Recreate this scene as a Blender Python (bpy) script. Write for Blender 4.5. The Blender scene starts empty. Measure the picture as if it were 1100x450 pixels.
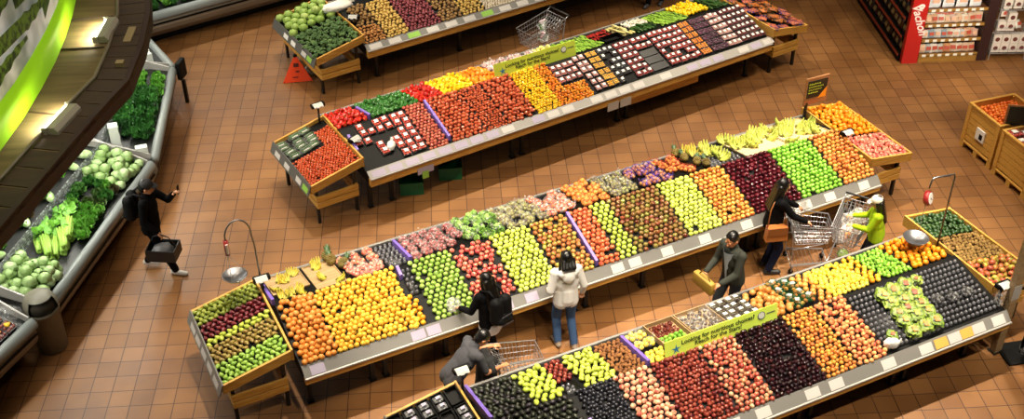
import bpy, bmesh, math, random
from mathutils import Vector, Matrix, noise
random.seed(7)
C = bpy.context.scene.collection
S = bpy.context.scene
R = math.radians
PI = math.pi

# ------------------------------------------------------------------ materials
def lin(h):
    if not isinstance(h, str): return (*h, 1.0)
    c = [int(h[i:i+2], 16) / 255 for i in (0, 2, 4)]
    return (*[(x / 12.92 if x <= .04045 else ((x + .055) / 1.055) ** 2.4) for x in c], 1.0)
MATS = {}
def M(name, cols, rough=.5, mottle=None, mscale=30, metal=0.0, spec=.5, emit=None, bump=0, bscale=60, coat=0):
    """Principled material. cols: one colour, or several that the object's own random number picks between."""
    if name in MATS: return MATS[name]
    m = bpy.data.materials.new(name); m.use_nodes = True
    nt = m.node_tree; b = nt.nodes['Principled BSDF']
    b.inputs['Roughness'].default_value = rough
    b.inputs['Metallic'].default_value = metal
    b.inputs['Specular IOR Level'].default_value = spec
    if coat: b.inputs['Coat Weight'].default_value = coat
    if isinstance(cols, str): cols = [cols]
    src = None
    if len(cols) > 1:
        oi = nt.nodes.new('ShaderNodeObjectInfo'); rp = nt.nodes.new('ShaderNodeValToRGB')
        el = rp.color_ramp.elements
        while len(el) < len(cols): el.new(.5)
        for i, c in enumerate(cols): el[i].position = i / (len(cols) - 1); el[i].color = lin(c)
        nt.links.new(oi.outputs['Random'], rp.inputs['Fac']); src = rp.outputs['Color']
    if mottle:
        tc = nt.nodes.new('ShaderNodeTexCoord'); nz = nt.nodes.new('ShaderNodeTexNoise')
        nz.inputs['Scale'].default_value = mscale; nz.inputs['Detail'].default_value = 3
        oi2 = nt.nodes.new('ShaderNodeObjectInfo'); vm = nt.nodes.new('ShaderNodeVectorMath'); vm.operation = 'MULTIPLY_ADD'
        vm.inputs[1].default_value = (1, 1, 1)
        sc = nt.nodes.new('ShaderNodeMath'); sc.operation = 'MULTIPLY'; sc.inputs[1].default_value = 57.0
        nt.links.new(oi2.outputs['Random'], sc.inputs[0]); nt.links.new(sc.outputs[0], vm.inputs[2])
        nt.links.new(tc.outputs['Object'], vm.inputs[0]); nt.links.new(vm.outputs[0], nz.inputs['Vector'])
        rm = nt.nodes.new('ShaderNodeMapRange'); rm.inputs['From Min'].default_value = .42; rm.inputs['From Max'].default_value = .6
        nt.links.new(nz.outputs['Fac'], rm.inputs['Value'])
        mx = nt.nodes.new('ShaderNodeMix'); mx.data_type = 'RGBA'
        nt.links.new(rm.outputs['Result'], mx.inputs['Factor'])
        if src: nt.links.new(src, mx.inputs[6])
        else: mx.inputs[6].default_value = lin(cols[0])
        mx.inputs[7].default_value = lin(mottle); src = mx.outputs[2]
    if src: nt.links.new(src, b.inputs['Base Color'])
    else: b.inputs['Base Color'].default_value = lin(cols[0])
    if emit:
        b.inputs['Emission Strength'].default_value = emit
        if src: nt.links.new(src, b.inputs['Emission Color'])
        else: b.inputs['Emission Color'].default_value = lin(cols[0])
    if bump:
        nz = nt.nodes.new('ShaderNodeTexNoise'); nz.inputs['Scale'].default_value = bscale; nz.inputs['Detail'].default_value = 4
        tc = nt.nodes.new('ShaderNodeTexCoord'); nt.links.new(tc.outputs['Object'], nz.inputs['Vector'])
        bp = nt.nodes.new('ShaderNodeBump'); bp.inputs['Strength'].default_value = bump; bp.inputs['Distance'].default_value = .01
        nt.links.new(nz.outputs['Fac'], bp.inputs['Height']); nt.links.new(bp.outputs['Normal'], b.inputs['Normal'])
    MATS[name] = m
    return m
def wood(name, c1, c2, scale=6, rough=.5):
    if name in MATS: return MATS[name]
    m = M(name, c1, rough); nt = m.node_tree; b = nt.nodes['Principled BSDF']
    tc = nt.nodes.new('ShaderNodeTexCoord'); mp = nt.nodes.new('ShaderNodeMapping'); mp.inputs['Scale'].default_value = (scale * .25, scale * 2.5, scale * 2.5)
    nz = nt.nodes.new('ShaderNodeTexNoise'); nz.inputs['Scale'].default_value = 3; nz.inputs['Detail'].default_value = 6
    rp = nt.nodes.new('ShaderNodeValToRGB'); rp.color_ramp.elements[0].color = lin(c1); rp.color_ramp.elements[1].color = lin(c2)
    rp.color_ramp.elements[0].position = .35; rp.color_ramp.elements[1].position = .65
    nt.links.new(tc.outputs['Object'], mp.inputs['Vector']); nt.links.new(mp.outputs[0], nz.inputs['Vector'])
    nt.links.new(nz.outputs['Fac'], rp.inputs['Fac']); nt.links.new(rp.outputs['Color'], b.inputs['Base Color'])
    return m
def film(name, col, clear=.7, rough=.15):
    """thin clear wrapping: part see-through, part shiny"""
    if name in MATS: return MATS[name]
    m = bpy.data.materials.new(name); m.use_nodes = True; nt = m.node_tree
    b = nt.nodes['Principled BSDF']; b.inputs['Base Color'].default_value = lin(col); b.inputs['Roughness'].default_value = rough
    b.inputs['Specular IOR Level'].default_value = .8
    t = nt.nodes.new('ShaderNodeBsdfTransparent'); mx = nt.nodes.new('ShaderNodeMixShader')
    nz = nt.nodes.new('ShaderNodeTexNoise'); nz.inputs['Scale'].default_value = 22; nz.inputs['Detail'].default_value = 3
    tc = nt.nodes.new('ShaderNodeTexCoord'); nt.links.new(tc.outputs['Object'], nz.inputs['Vector'])
    mr = nt.nodes.new('ShaderNodeMapRange'); mr.inputs['From Min'].default_value = .5; mr.inputs['From Max'].default_value = .72
    mr.inputs['To Min'].default_value = max(0, .98 - clear) * .25; mr.inputs['To Max'].default_value = min(1, (1 - clear) * 2.6)
    nt.links.new(nz.outputs['Fac'], mr.inputs['Value']); nt.links.new(mr.outputs[0], mx.inputs[0])
    nt.links.new(t.outputs[0], mx.inputs[1]); nt.links.new(b.outputs[0], mx.inputs[2])
    nt.links.new(mx.outputs[0], nt.nodes['Material Output'].inputs['Surface'])
    bp = nt.nodes.new('ShaderNodeBump'); bp.inputs['Strength'].default_value = .8; bp.inputs['Distance'].default_value = .02
    nt.links.new(nz.outputs['Fac'], bp.inputs['Height']); nt.links.new(bp.outputs['Normal'], b.inputs['Normal'])
    MATS[name] = m
    return m

WOOD = lambda: wood('honey_pine', 'd8a850', 'bc8838')
DARKWOOD = lambda: wood('dark_walnut', '5a3a22', '3e2614')
BLACK = lambda: M('black_plastic', '060606', .6, spec=.2)
BLACKM = lambda: M('black_steel', '0e0d0d', .45)
GREYRAIL = lambda: M('grey_rail', '7c7a76', .45)
PALERAIL = lambda: M('pale_rail', 'a4a09a', .4)
CHROME = lambda: M('chrome_wire', 'a8a8ac', .28, metal=.6)
STEEL = lambda: M('brushed_steel', '7c7c80', .35, metal=.8)
PURPLE = lambda: M('purple_plastic', '7a62ba', .4)
WHITE = lambda: M('white_paper', 'e4e2dc', .55)
TAGW = lambda: M('tag_white', 'c4c0bc', .5)
TAGP = lambda: M('tag_lilac', 'aca2b8', .5)
TAGG = lambda: M('tag_green', '8cc04a', .5)
LINER = lambda: M('black_liner', '0a0a0a', .4)

# ------------------------------------------------------------------ mesh building
class MB:
    def __init__(s): s.v = []; s.f = []; s.m = []
    def add(s, vs, fs, mi=0):
        o = len(s.v); s.v += [tuple(p) for p in vs]; s.f += [tuple(i + o for i in f) for f in fs]; s.m += [mi] * len(fs); return s
    def box(s, c, d, rot=None, mi=0, bev=0):
        x, y, z = d[0] / 2, d[1] / 2, d[2] / 2
        if bev:
            bm = bmesh.new(); bmesh.ops.create_cube(bm, size=1); bmesh.ops.scale(bm, vec=d, verts=bm.verts)
            bmesh.ops.bevel(bm, geom=bm.edges[:], offset=bev, segments=2, profile=.5, affect='EDGES')
            bm.verts.index_update(); vs = [v.co.copy() for v in bm.verts]; fs = [[v.index for v in f.verts] for f in bm.faces]; bm.free()
        else:
            vs = [Vector(p) for p in ((-x, -y, -z), (x, -y, -z), (x, y, -z), (-x, y, -z), (-x, -y, z), (x, -y, z), (x, y, z), (-x, y, z))]
            fs = [(0, 3, 2, 1), (4, 5, 6, 7), (0, 1, 5, 4), (1, 2, 6, 5), (2, 3, 7, 6), (3, 0, 4, 7)]
        if rot is not None: vs = [rot @ p for p in vs]
        return s.add([p + Vector(c) for p in vs], fs, mi)
    def b2(s, x0, x1, y0, y1, z0, z1, mi=0, bev=0):
        return s.box(((x0 + x1) / 2, (y0 + y1) / 2, (z0 + z1) / 2), (abs(x1 - x0), abs(y1 - y0), abs(z1 - z0)), None, mi, bev)
    def prism(s, poly, a, b, axis='x', mi=0):
        """poly: (p, q) points; extruded from a to b along axis. x: (a, p, q); y: (p, a, q); z: (p, q, a)"""
        def P(t, p, q): return (t, p, q) if axis == 'x' else ((p, t, q) if axis == 'y' else (p, q, t))
        n = len(poly)
        vs = [P(a, *p) for p in poly] + [P(b, *p) for p in poly]
        fs = [tuple(range(n))[::-1], tuple(range(n, 2 * n))] + [(i, (i + 1) % n, n + (i + 1) % n, n + i) for i in range(n)]
        return s.add(vs, fs, mi)
    def tube(s, pts, r, n=6, mi=0, cap=True):
        pts = [Vector(p) for p in pts]; rs = r if isinstance(r, (list, tuple)) else [r] * len(pts)
        vs = []; fs = []; up = None
        for i, p in enumerate(pts):
            d = (pts[min(i + 1, len(pts) - 1)] - pts[max(i - 1, 0)]).normalized()
            if up is None:
                up = Vector((0, 0, 1)) if abs(d.z) < .9 else Vector((1, 0, 0))
            a = d.cross(up).normalized(); b = a.cross(d).normalized(); up = b
            for k in range(n):
                t = 2 * PI * k / n
                vs.append(p + (a * math.cos(t) + b * math.sin(t)) * rs[i])
        for i in range(len(pts) - 1):
            for k in range(n): fs.append((i * n + k, i * n + (k + 1) % n, (i + 1) * n + (k + 1) % n, (i + 1) * n + k))
        if cap: fs += [tuple(range(n))[::-1], tuple(range((len(pts) - 1) * n, len(pts) * n))]
        return s.add(vs, fs, mi)
    def lathe(s, prof, n=16, c=(0, 0, 0), mi=0, lob=0, amp=0):
        vs = []; fs = []; c = Vector(c)
        for (r, z) in prof:
            for k in range(n):
                t = 2 * PI * k / n; rr = r * (1 + amp * math.cos(lob * t)) if lob else r
                vs.append(c + Vector((rr * math.cos(t), rr * math.sin(t), z)))
        for i in range(len(prof) - 1):
            for k in range(n): fs.append((i * n + k, i * n + (k + 1) % n, (i + 1) * n + (k + 1) % n, (i + 1) * n + k))
        fs += [tuple(range(n))[::-1], tuple(range((len(prof) - 1) * n, len(prof) * n))]
        return s.add(vs, fs, mi)
    def ball(s, c, rad, seg=10, rng=7, rot=None, mi=0, jit=0):
        if not isinstance(rad, (tuple, list)): rad = (rad,) * 3
        vs = [Vector((0, 0, -rad[2]))]; fs = []
        for i in range(1, rng):
            ph = -PI / 2 + PI * i / rng
            for k in range(seg):
                t = 2 * PI * k / seg; j = 1 + (random.uniform(-jit, jit) if jit else 0)
                vs.append(Vector((rad[0] * math.cos(ph) * math.cos(t) * j, rad[1] * math.cos(ph) * math.sin(t) * j, rad[2] * math.sin(ph) * j)))
        vs.append(Vector((0, 0, rad[2]))); L = len(vs) - 1
        for k in range(seg):
            fs.append((0, 1 + (k + 1) % seg, 1 + k)); fs.append((L, L - seg + k, L - seg + (k + 1) % seg))
        for i in range(rng - 2):
            for k in range(seg):
                a = 1 + i * seg; fs.append((a + k, a + (k + 1) % seg, a + seg + (k + 1) % seg, a + seg + k))
        if rot is not None: vs = [rot @ p for p in vs]
        return s.add([p + Vector(c) for p in vs], fs, mi)
    def cap(s, p0, p1, r0, r1=None, n=12, mi=0):
        """tapered limb with round ends"""
        r1 = r0 if r1 is None else r1; p0 = Vector(p0); p1 = Vector(p1); d = p1 - p0
        if d.length < 1e-6: return s.ball(p0, r0)
        q = Vector((0, 0, 1)).rotation_difference(d.normalized()).to_matrix(); L = d.length
        prof = [(1e-4, -r0)] + [(r0 * math.cos(R(a)), r0 * math.sin(R(a))) for a in (-60, -30, 0)] + \
               [(r1 * math.cos(R(a)), L + r1 * math.sin(R(a))) for a in (0, 30, 60)] + [(1e-4, L + r1)]
        t = MB().lathe(prof, n)
        return s.add([q @ Vector(v) + p0 for v in t.v], t.f, mi)
    def sheet(s, fn, nu, nv, mi=0):
        vs = [fn(i / nu, j / nv) for j in range(nv + 1) for i in range(nu + 1)]
        return s.add(vs, [(j * (nu + 1) + i, j * (nu + 1) + i + 1, (j + 1) * (nu + 1) + i + 1, (j + 1) * (nu + 1) + i) for j in range(nv) for i in range(nu)], mi)
    def xf(s, m):
        s.v = [tuple(m @ Vector(p)) for p in s.v]; return s
    def mesh(s, name, mats, smooth=False):
        me = bpy.data.meshes.new(name); me.from_pydata(s.v, [], s.f)
        for m in (mats if isinstance(mats, (list, tuple)) else [mats]): me.materials.append(m)
        me.polygons.foreach_set('material_index', s.m)
        if smooth: me.polygons.foreach_set('use_smooth', [True] * len(s.f))
        me.update(); return me
    def build(s, name, mats, parent=None, smooth=False, loc=None, rz=0):
        o = bpy.data.objects.new(name, s.mesh(name, mats, smooth)); C.objects.link(o)
        if parent: o.parent = parent
        if loc: o.location = loc
        if rz: o.rotation_euler.z = rz
        return o
def tag(o, label, cat, group=None):
    o['label'] = label; o['category'] = cat
    if group: o['group'] = group
    return o
def thing(name, label, cat, loc=(0, 0, 0), rz=0, group=None):
    o = bpy.data.objects.new(name, None); C.objects.link(o); o.location = loc; o.rotation_euler = (0, 0, rz); o.empty_display_size = .1
    return tag(o, label, cat, group)
KIDS = {}
def kids(o):
    if o.name not in KIDS: KIDS[o.name] = list(o.children)
    return KIDS[o.name]
def dup(src, loc, rot=(0, 0, 0), sc=1, label=None, group=None):
    """a copy of a thing with copies of its parts"""
    r = src.copy(); C.objects.link(r); r.location = loc; r.rotation_euler = rot; r.scale = (sc,) * 3 if not isinstance(sc, tuple) else sc
    if label: r['label'] = label
    if group: r['group'] = group
    for ch in kids(src):
        c = ch.copy(); C.objects.link(c); c.parent = r
        for g in kids(ch):
            d = g.copy(); C.objects.link(d); d.parent = c
    return r
def purge(o):
    for c in list(o.children): purge(c)
    bpy.data.objects.remove(o)
def remesh(mb, name, mats, parent, voxel=.008, it=3, loc=None):
    """one continuous skin over overlapping limbs"""
    t = bpy.data.objects.new('t', mb.mesh('t', BLACK())); C.objects.link(t)
    a = t.modifiers.new('r', 'REMESH'); a.mode = 'VOXEL'; a.voxel_size = voxel
    b = t.modifiers.new('s', 'SMOOTH'); b.factor = .5; b.iterations = it
    dg = bpy.context.evaluated_depsgraph_get()
    me = bpy.data.meshes.new_from_object(t.evaluated_get(dg)); bpy.data.objects.remove(t)
    me.materials.clear()
    for m in (mats if isinstance(mats, (list, tuple)) else [mats]): me.materials.append(m)
    me.polygons.foreach_set('use_smooth', [True] * len(me.polygons))
    me.polygons.foreach_set('material_index', [0] * len(me.polygons))
    o = bpy.data.objects.new(name, me); C.objects.link(o); o.parent = parent
    if loc: o.location = loc
    return o
def text(name, body, size, mat, parent, loc, rot, shear=0, ext=.0015, align='CENTER', spacing=1.0):
    cu = bpy.data.curves.new(name, 'FONT'); cu.body = body; cu.size = size; cu.extrude = ext; cu.shear = shear
    cu.align_x = align; cu.align_y = 'CENTER'; cu.space_character = spacing; cu.materials.append(mat); cu.space_line = .85; cu.offset = size * .018
    t = bpy.data.objects.new('t', cu); C.objects.link(t)
    me = bpy.data.meshes.new_from_object(t.evaluated_get(bpy.context.evaluated_depsgraph_get())); bpy.data.objects.remove(t)
    o = bpy.data.objects.new(name, me); C.objects.link(o); o.parent = parent; o.location = loc; o.rotation_euler = rot
    return o

# ------------------------------------------------------------------ camera, world
f_px, yaw, pitch, roll, H = 1273.1, .05974, .63314, .01165, 11.789
cy, sy, cp, sp = math.cos(yaw), math.sin(yaw), math.cos(pitch), math.sin(pitch)
fw = Vector((sy * cp, cy * cp, -sp)); rt = Vector((cy, -sy, 0)); dn = fw.cross(rt)
c_, s_ = math.cos(roll), math.sin(roll)
r2 = c_ * rt + s_ * dn; d2 = -s_ * rt + c_ * dn
cam = bpy.data.cameras.new('camera'); co = bpy.data.objects.new('camera', cam); C.objects.link(co)
mm = Matrix((r2, -d2, -fw)).transposed().to_4x4(); mm.translation = (0, 0, H); co.matrix_world = mm
cam.sensor_width = 36; cam.lens = 36 * f_px / 1100; cam.clip_end = 100
S.camera = co
S.view_settings.view_transform = 'Standard'; S.view_settings.look = 'None'; S.view_settings.gamma = 1
S.view_settings.exposure = 0.12
S.view_settings.use_curve_mapping = False
w = bpy.data.worlds.new('world'); S.world = w; w.use_nodes = True
w.node_tree.nodes['Background'].inputs[0].default_value = (1.0, .86, .68, 1); w.node_tree.nodes['Background'].inputs[1].default_value = .022

# ------------------------------------------------------------------ floor
fl = MB().b2(-16, 22, 0, 40, -.1, 0).build('floor', M('terracotta_tile', 'a0622c', .42)); fl['kind'] = 'structure'
nt = MATS['terracotta_tile'].node_tree; b = nt.nodes['Principled BSDF']
tc = nt.nodes.new('ShaderNodeTexCoord'); mp = nt.nodes.new('ShaderNodeMapping'); mp.inputs['Location'].default_value = (-.206 + 30 * .3, .111, 0)
br = nt.nodes.new('ShaderNodeTexBrick'); br.offset = 0; br.inputs['Scale'].default_value = 1; br.inputs['Brick Width'].default_value = .3
br.inputs['Row Height'].default_value = .3; br.inputs['Mortar Size'].default_value = .0065; br.inputs['Mortar Smooth'].default_value = .3
br.inputs['Color1'].default_value = lin('8e6236'); br.inputs['Color2'].default_value = lin('7c532b'); br.inputs['Mortar'].default_value = lin('3c2012'); br.inputs['Bias'].default_value = 0
nz = nt.nodes.new('ShaderNodeTexNoise'); nz.inputs['Scale'].default_value = 1.3; nz.inputs['Detail'].default_value = 5
mx = nt.nodes.new('ShaderNodeMix'); mx.data_type = 'RGBA'; mx.blend_type = 'MULTIPLY'; mx.inputs['Factor'].default_value = .5
rp = nt.nodes.new('ShaderNodeValToRGB'); rp.color_ramp.elements[0].color = lin('b09a8c'); rp.color_ramp.elements[1].color = (1, 1, 1, 1)
rp.color_ramp.elements[0].position = .3; rp.color_ramp.elements[1].position = .65
nt.links.new(tc.outputs['Object'], mp.inputs[0]); nt.links.new(mp.outputs[0], br.inputs['Vector']); nt.links.new(tc.outputs['Object'], nz.inputs['Vector'])
nt.links.new(nz.outputs['Fac'], rp.inputs['Fac']); nt.links.new(br.outputs['Color'], mx.inputs[6]); nt.links.new(rp.outputs['Color'], mx.inputs[7])
nt.links.new(mx.outputs[2], b.inputs['Base Color'])
bp = nt.nodes.new('ShaderNodeBump'); bp.inputs['Strength'].default_value = .3; bp.inputs['Distance'].default_value = .004; bp.invert = True
nt.links.new(br.outputs['Fac'], bp.inputs['Height']); nt.links.new(bp.outputs['Normal'], b.inputs['Normal'])
nr = nt.nodes.new('ShaderNodeMapRange'); nr.inputs['To Min'].default_value = .34; nr.inputs['To Max'].default_value = .58
nt.links.new(nz.outputs['Fac'], nr.inputs['Value']); nt.links.new(nr.outputs[0], b.inputs['Roughness'])
# ------------------------------------------------------------------ produce shapes (base meshes, radius/size in metres)
def apple_prof(r, dim=.18):
    return [(1e-4, -r * .78), (r * .28, -r * .84), (r * .62, -r * .68), (r * .9, -r * .3), (r, .08 * r), (r * .93, r * .45), (r * .68, r * .76), (r * .36, r * .86), (r * .12, r * .76), (1e-4, r * (.86 - dim))]
def m_apple(name, mat, d): 
    mb = MB().lathe(apple_prof(d / 2), 14); mb.tube([(0, 0, d * .33), (d * .03, 0, d * .5)], d * .025, 5, 1)
    return mb.mesh(name, [mat, M('stalk_brown', '4a3018', .7)], True)
def m_orange(name, mat, d):
    r = d / 2
    return MB().lathe([(1e-4, -r * .94)] + [(r * math.cos(R(a)), r * .95 * math.sin(R(a))) for a in (-65, -42, -20, 0, 20, 42, 65)] + [(r * .1, r * .93), (1e-4, r * .88)], 14).mesh(name, mat, True)
def m_oval(name, mat, d, lx=1.3, pinch=0):
    r = d / 2; prof = []
    for i in range(11):
        a = -PI / 2 + PI * i / 10; z = math.sin(a); rr = max(1e-4, math.cos(a)) * (1 - pinch * (z + 1) / 2 + pinch * .3)
        prof.append((r * rr, r * lx * z))
    mb = MB().lathe(prof, 12); mb.xf(Matrix.Rotation(R(90), 4, 'Y'))
    return mb.mesh(name, mat, True)
def m_pear(name, mat, d):
    r = d / 2
    mb = MB().lathe([(1e-4, -r * .9), (r * .5, -r * .85), (r * .9, -r * .45), (r, 0), (r * .85, r * .5), (r * .55, r * .95), (r * .42, r * 1.3), (r * .28, r * 1.5), (1e-4, r * 1.52)], 12)
    mb.tube([(0, 0, r * 1.45), (r * .15, 0, r * 1.85)], r * .05, 5, 1); mb.xf(Matrix.Translation((-r * .3, 0, 0)) @ Matrix.Rotation(R(78), 4, 'Y'))
    return mb.mesh(name, [mat, M('stalk_brown', '4a3018', .7)], True)
def m_tomato(name, mat, d):
    r = d / 2; mb = MB().lathe([(1e-4, -r * .82), (r * .5, -r * .78), (r * .92, -r * .4), (r, 0), (r * .93, r * .4), (r * .6, r * .74), (r * .25, r * .76), (1e-4, r * .68)], 14, lob=5, amp=.03)
    for k in range(5):
        t = 2 * PI * k / 5; c, s = math.cos(t), math.sin(t)
        mb.add([(-.1 * r * s, .1 * r * c, r * .74), (.1 * r * s, -.1 * r * c, r * .74), (c * r * .55, s * r * .55, r * .82)], [(0, 1, 2)], 1)
    return mb.mesh(name, [mat, M('calyx_green', '3c5a1e', .6)], True)
def m_pepper(name, mat, d):
    r = d / 2; mb = MB().lathe([(1e-4, -r * 1.0), (r * .4, -r * 1.05), (r * .72, -r * .8), (r * .85, -r * .2), (r, r * .4), (r * .9, r * .8), (r * .5, r * .98), (r * .2, r * .85), (1e-4, r * .8)], 15, lob=3, amp=.13)
    mb.tube([(0, 0, r * .8), (r * .05, 0, r * 1.05), (r * .2, 0, r * 1.3)], [r * .18, r * .12, r * .1], 6, 1)
    mb.xf(Matrix.Rotation(R(65), 4, 'Y'))
    return mb.mesh(name, [mat, M('stem_green', '4f7a24', .6)], True)
def leafball(name, mat, r, n=16, frill=.22, up=.6, seed=0, mat2=None):
    """a head of leaves: curled frilly blades around a heart"""
    rnd = random.Random(seed); mb = MB()
    mb.ball((0, 0, r * .45), (r * .5, r * .5, r * .5), 8, 6, mi=1 if mat2 else 0)
    for k in range(n):
        t = 2 * PI * k / n * 2.4 + rnd.uniform(-.2, .2); lay = k / n; tilt = 1.15 - lay * .85; L = r * rnd.uniform(.95, 1.25); W = r * rnd.uniform(.7, 1.0); ph = rnd.uniform(0, 6)
        m = Matrix.Rotation(t, 4, 'Z') @ Matrix.Translation((r * .16, 0, r * .08)) @ Matrix.Rotation(tilt, 4, 'Y')
        def fn(u, v):
            x = (u - .5) * W * (.35 + 1.3 * math.sin(PI * min(1, v * .85 + .1)) * .7)
            e = abs(u - .5) * 2 * v
            return m @ Vector((-.35 * L * v * v * up * 2 + e * frill * r * math.sin(v * 9 + u * 13 + ph) - .5 * abs(u - .5) * r * .5, x, L * v + e * .1 * r * math.sin(u * 17 + ph)))
        mb.sheet(fn, 5, 6)
    return mb.mesh(name, [mat] + ([mat2] if mat2 else []), True)
def cabbage(name, mat, r, seed=0):
    rnd = random.Random(seed); mb = MB().ball((0, 0, r * .92), (r, r, r * .92), 14, 9, jit=.03)
    for k in range(5):
        t = k * 1.3 + rnd.random(); m = Matrix.Translation((0, 0, r * .92)) @ Matrix.Rotation(t, 4, 'Z') @ Matrix.Rotation(rnd.uniform(-.3, .5), 4, 'Y')
        def fn(u, v):
            a = (u - .5) * 2.0; b = (v - .6) * 2.0; rr = r * (1.04 + .05 * math.sin(u * 14) * v + .10 * v * v)
            return m @ Vector((rr * math.cos(b) * math.cos(a), rr * math.cos(b) * math.sin(a), rr * .92 * math.sin(b)))
        mb.sheet(fn, 6, 6)
    return mb.mesh(name, mat, True)
def broccoli(name, mat, mat2, r, seed=0):
    rnd = random.Random(seed); mb = MB().tube([(0, 0, 0), (0, 0, r * .7)], [r * .25, r * .4], 8, 1)
    for k in range(26):
        a = rnd.uniform(0, 2 * PI); e = rnd.uniform(0, 1.35); q = r * .75
        mb.ball((q * math.sin(e) * math.cos(a), q * math.sin(e) * math.sin(a), r * .6 + q * math.cos(e) * .7), r * rnd.uniform(.2, .32), 7, 5, jit=.12)
    return mb.mesh(name, [mat, mat2], True)
def celery(name, seed=0):
    rnd = random.Random(seed); mb = MB()
    for k in range(11):
        a = 2 * PI * k / 11; y, z = .05 * math.cos(a) * rnd.uniform(.4, 1), .045 + .04 * math.sin(a)
        mb.tube([(0, y * .7, z), (.15, y, z), (.32, y * 1.3, z * 1.1)], [.018, .015, .011], 6, 0)
    for k in range(16):
        m = Matrix.Translation((.33 + rnd.uniform(-.03, .1), rnd.uniform(-.08, .08), .05 + rnd.uniform(-.02, .06))) @ Matrix.Rotation(rnd.uniform(-1.2, 1.2), 4, 'X') @ Matrix.Rotation(rnd.uniform(-.6, .9), 4, 'Y')
        mb.sheet(lambda u, v: m @ Vector((v * .11, (u - .5) * .09 * math.sin(PI * min(1, v + .12)), .02 * math.sin(u * 9 + v * 7))), 3, 3, 1)
    return mb.mesh(name, [M('celery_stalk', ['a9cf5a', '8dbb48'], .45), M('celery_leaf', ['79b83a', '5a9a2c'], .5)], True)

K = {}   # kind -> (mesh list, diameter, resting height of the centre, category, free rotation?)
def kind(name, meshes, d, h, cat, rot): K[name] = (meshes if isinstance(meshes, list) else [meshes], d, h, cat, rot)
def ap(name, cols, d=.078, mot=None, ms=22, rough=.28):
    kind(name, m_apple(name, M(name + '_skin', cols, rough, mot, ms), d), d, d * .42, 'apple', 'tilt')
def rd(name, cols, d, cat, rough=.35, mot=None, ms=30, bump=0):
    kind(name, m_orange(name, M(name + '_skin', cols, rough, mot, ms, bump=bump, bscale=500), d), d, d * .47, cat, 'any')
def ov(name, cols, d, cat, lx=1.3, pinch=0, rough=.35, mot=None, ms=30):
    kind(name, m_oval(name, M(name + '_skin', cols, rough, mot, ms), d, lx, pinch), d * (1 + lx) / 2, d * .48, cat, 'z')
ap('green_apple', ['7ea438', '6c942e', '90b04c'], mot='a4bc60')
ap('crimson_apple', ['b0202e', 'c8394a', 'd35a5a', '9c1828'], mot='e09070')
ap('lime_apple', ['c8d848', 'b9cc38', 'd6e060'], mot='d8e27a')
ap('blush_apple', ['b4b84a', 'bcb050', 'b07040', 'aab04c', 'b85a3c'], mot='b4643c')
ap('coral_apple', ['c84a30', 'd4623c', 'b83a2c'], mot='e08a58')
ap('yellow_green_apple', ['b4c83c', 'c4d44c', 'a4ba38'], mot='cede6a')
ap('russet_apple', ['6c2420', '94603a', '8a9440', '5c1c1c', '98482e', '98a04c'], mot='8c6a3c', ms=18)
ap('pale_green_apple', ['cfdc4c', 'c0d23e', 'dbe468'], mot='dce680')
ap('orange_red_apple', ['cc5a28', 'd88a3a', 'c84a2a', 'd0a040'], mot='dcb050', ms=18)
ap('dark_red_apple', ['4a0c18', '5c1420', '3a0812', '6a1c28'], rough=.2)
ap('bright_green_apple', ['7ab82e', '6aaa28', '8cc840'], mot='9ad050')
ap('peachy_apple', ['d0a040', 'cc6a34', 'd8b450', 'c85a30'], mot='d88040', ms=18)
ap('pink_apple', ['c84440', 'd4605a', 'b83438'], mot='e8a080')
rd('orange', ['dc9440', 'd88838', 'e4a050'], .088, 'orange', bump=.3)
rd('golden_citrus', ['e4b038', 'eabc44', 'dea430', 'ecc040'], .078, 'citrus fruit', bump=.3)
rd('lemon_orange', ['eda41c', 'f0b42c', 'e6921c', 'f0c840'], .08, 'citrus fruit', bump=.3)
rd('navel_orange', ['f08a10', 'ee9a1c', 'e87c0c'], .09, 'orange', bump=.3)
rd('lemon', ['f0d040', 'f2da58', 'ecc430'], .072, 'lemon', bump=.3)
rd('lime', ['86b838', '6aa42c', '9cc848'], .062, 'lime', bump=.2)
rd('apricot', ['d49838', 'cc8434', 'c06c34', 'd8a848'], .062, 'apricot', .5)
rd('peach', ['bc5438', 'a84434', 'cc7c4c', 'b86044'], .07, 'peach', .6, 'e8a868', 16)
rd('pale_peach', ['b86850', 'a84c40', 'c88c70', '9c403c'], .075, 'peach', .6, 'e8b890', 16)
rd('red_plum', ['4a1218', '5c181c', '7c2a26', '8c3c30', '401014'], .064, 'plum', .25, '8c4030', 18)
rd('nectarine', ['d8b080', 'a03830', 'dcc090', '8c2c2c', 'd0a070'], .068, 'nectarine', .3, 'b45040', 14)
rd('black_plum', ['1c0810', '280c14', '140508', '3a1418'], .064, 'plum', .2)
rd('blue_plum', ['1e1e26', '26262e', '14141c'], .058, 'plum', .4)
rd('onion', ['c8843c', 'd0904a', 'b8742c'], .1, 'onion', .4)
rd('chestnut', ['5a1c14', '6c2818', '461410'], .04, 'chestnut', .3)
kind('tomato', m_tomato('tomato', M('tomato_skin', ['bc5434', 'c45e3e', 'ac4628'], .22), .074), .074, .03, 'tomato', 'tilt')
kind('pink_tomato', m_tomato('pink_tomato', M('pink_tomato_skin', ['bc5848', 'c46c58', 'ac4c44'], .22), .066), .066, .027, 'tomato', 'tilt')
kind('large_tomato', m_tomato('large_tomato', M('large_tomato_skin', ['b85234', 'c46040', 'a8462a'], .22), .078), .078, .032, 'tomato', 'tilt')
kind('yellow_tomato', m_tomato('yellow_tomato', M('yellow_tomato_skin', ['e8b81c', 'ecc42c', 'e4a418'], .22), .058), .058, .024, 'tomato', 'tilt')
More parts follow.
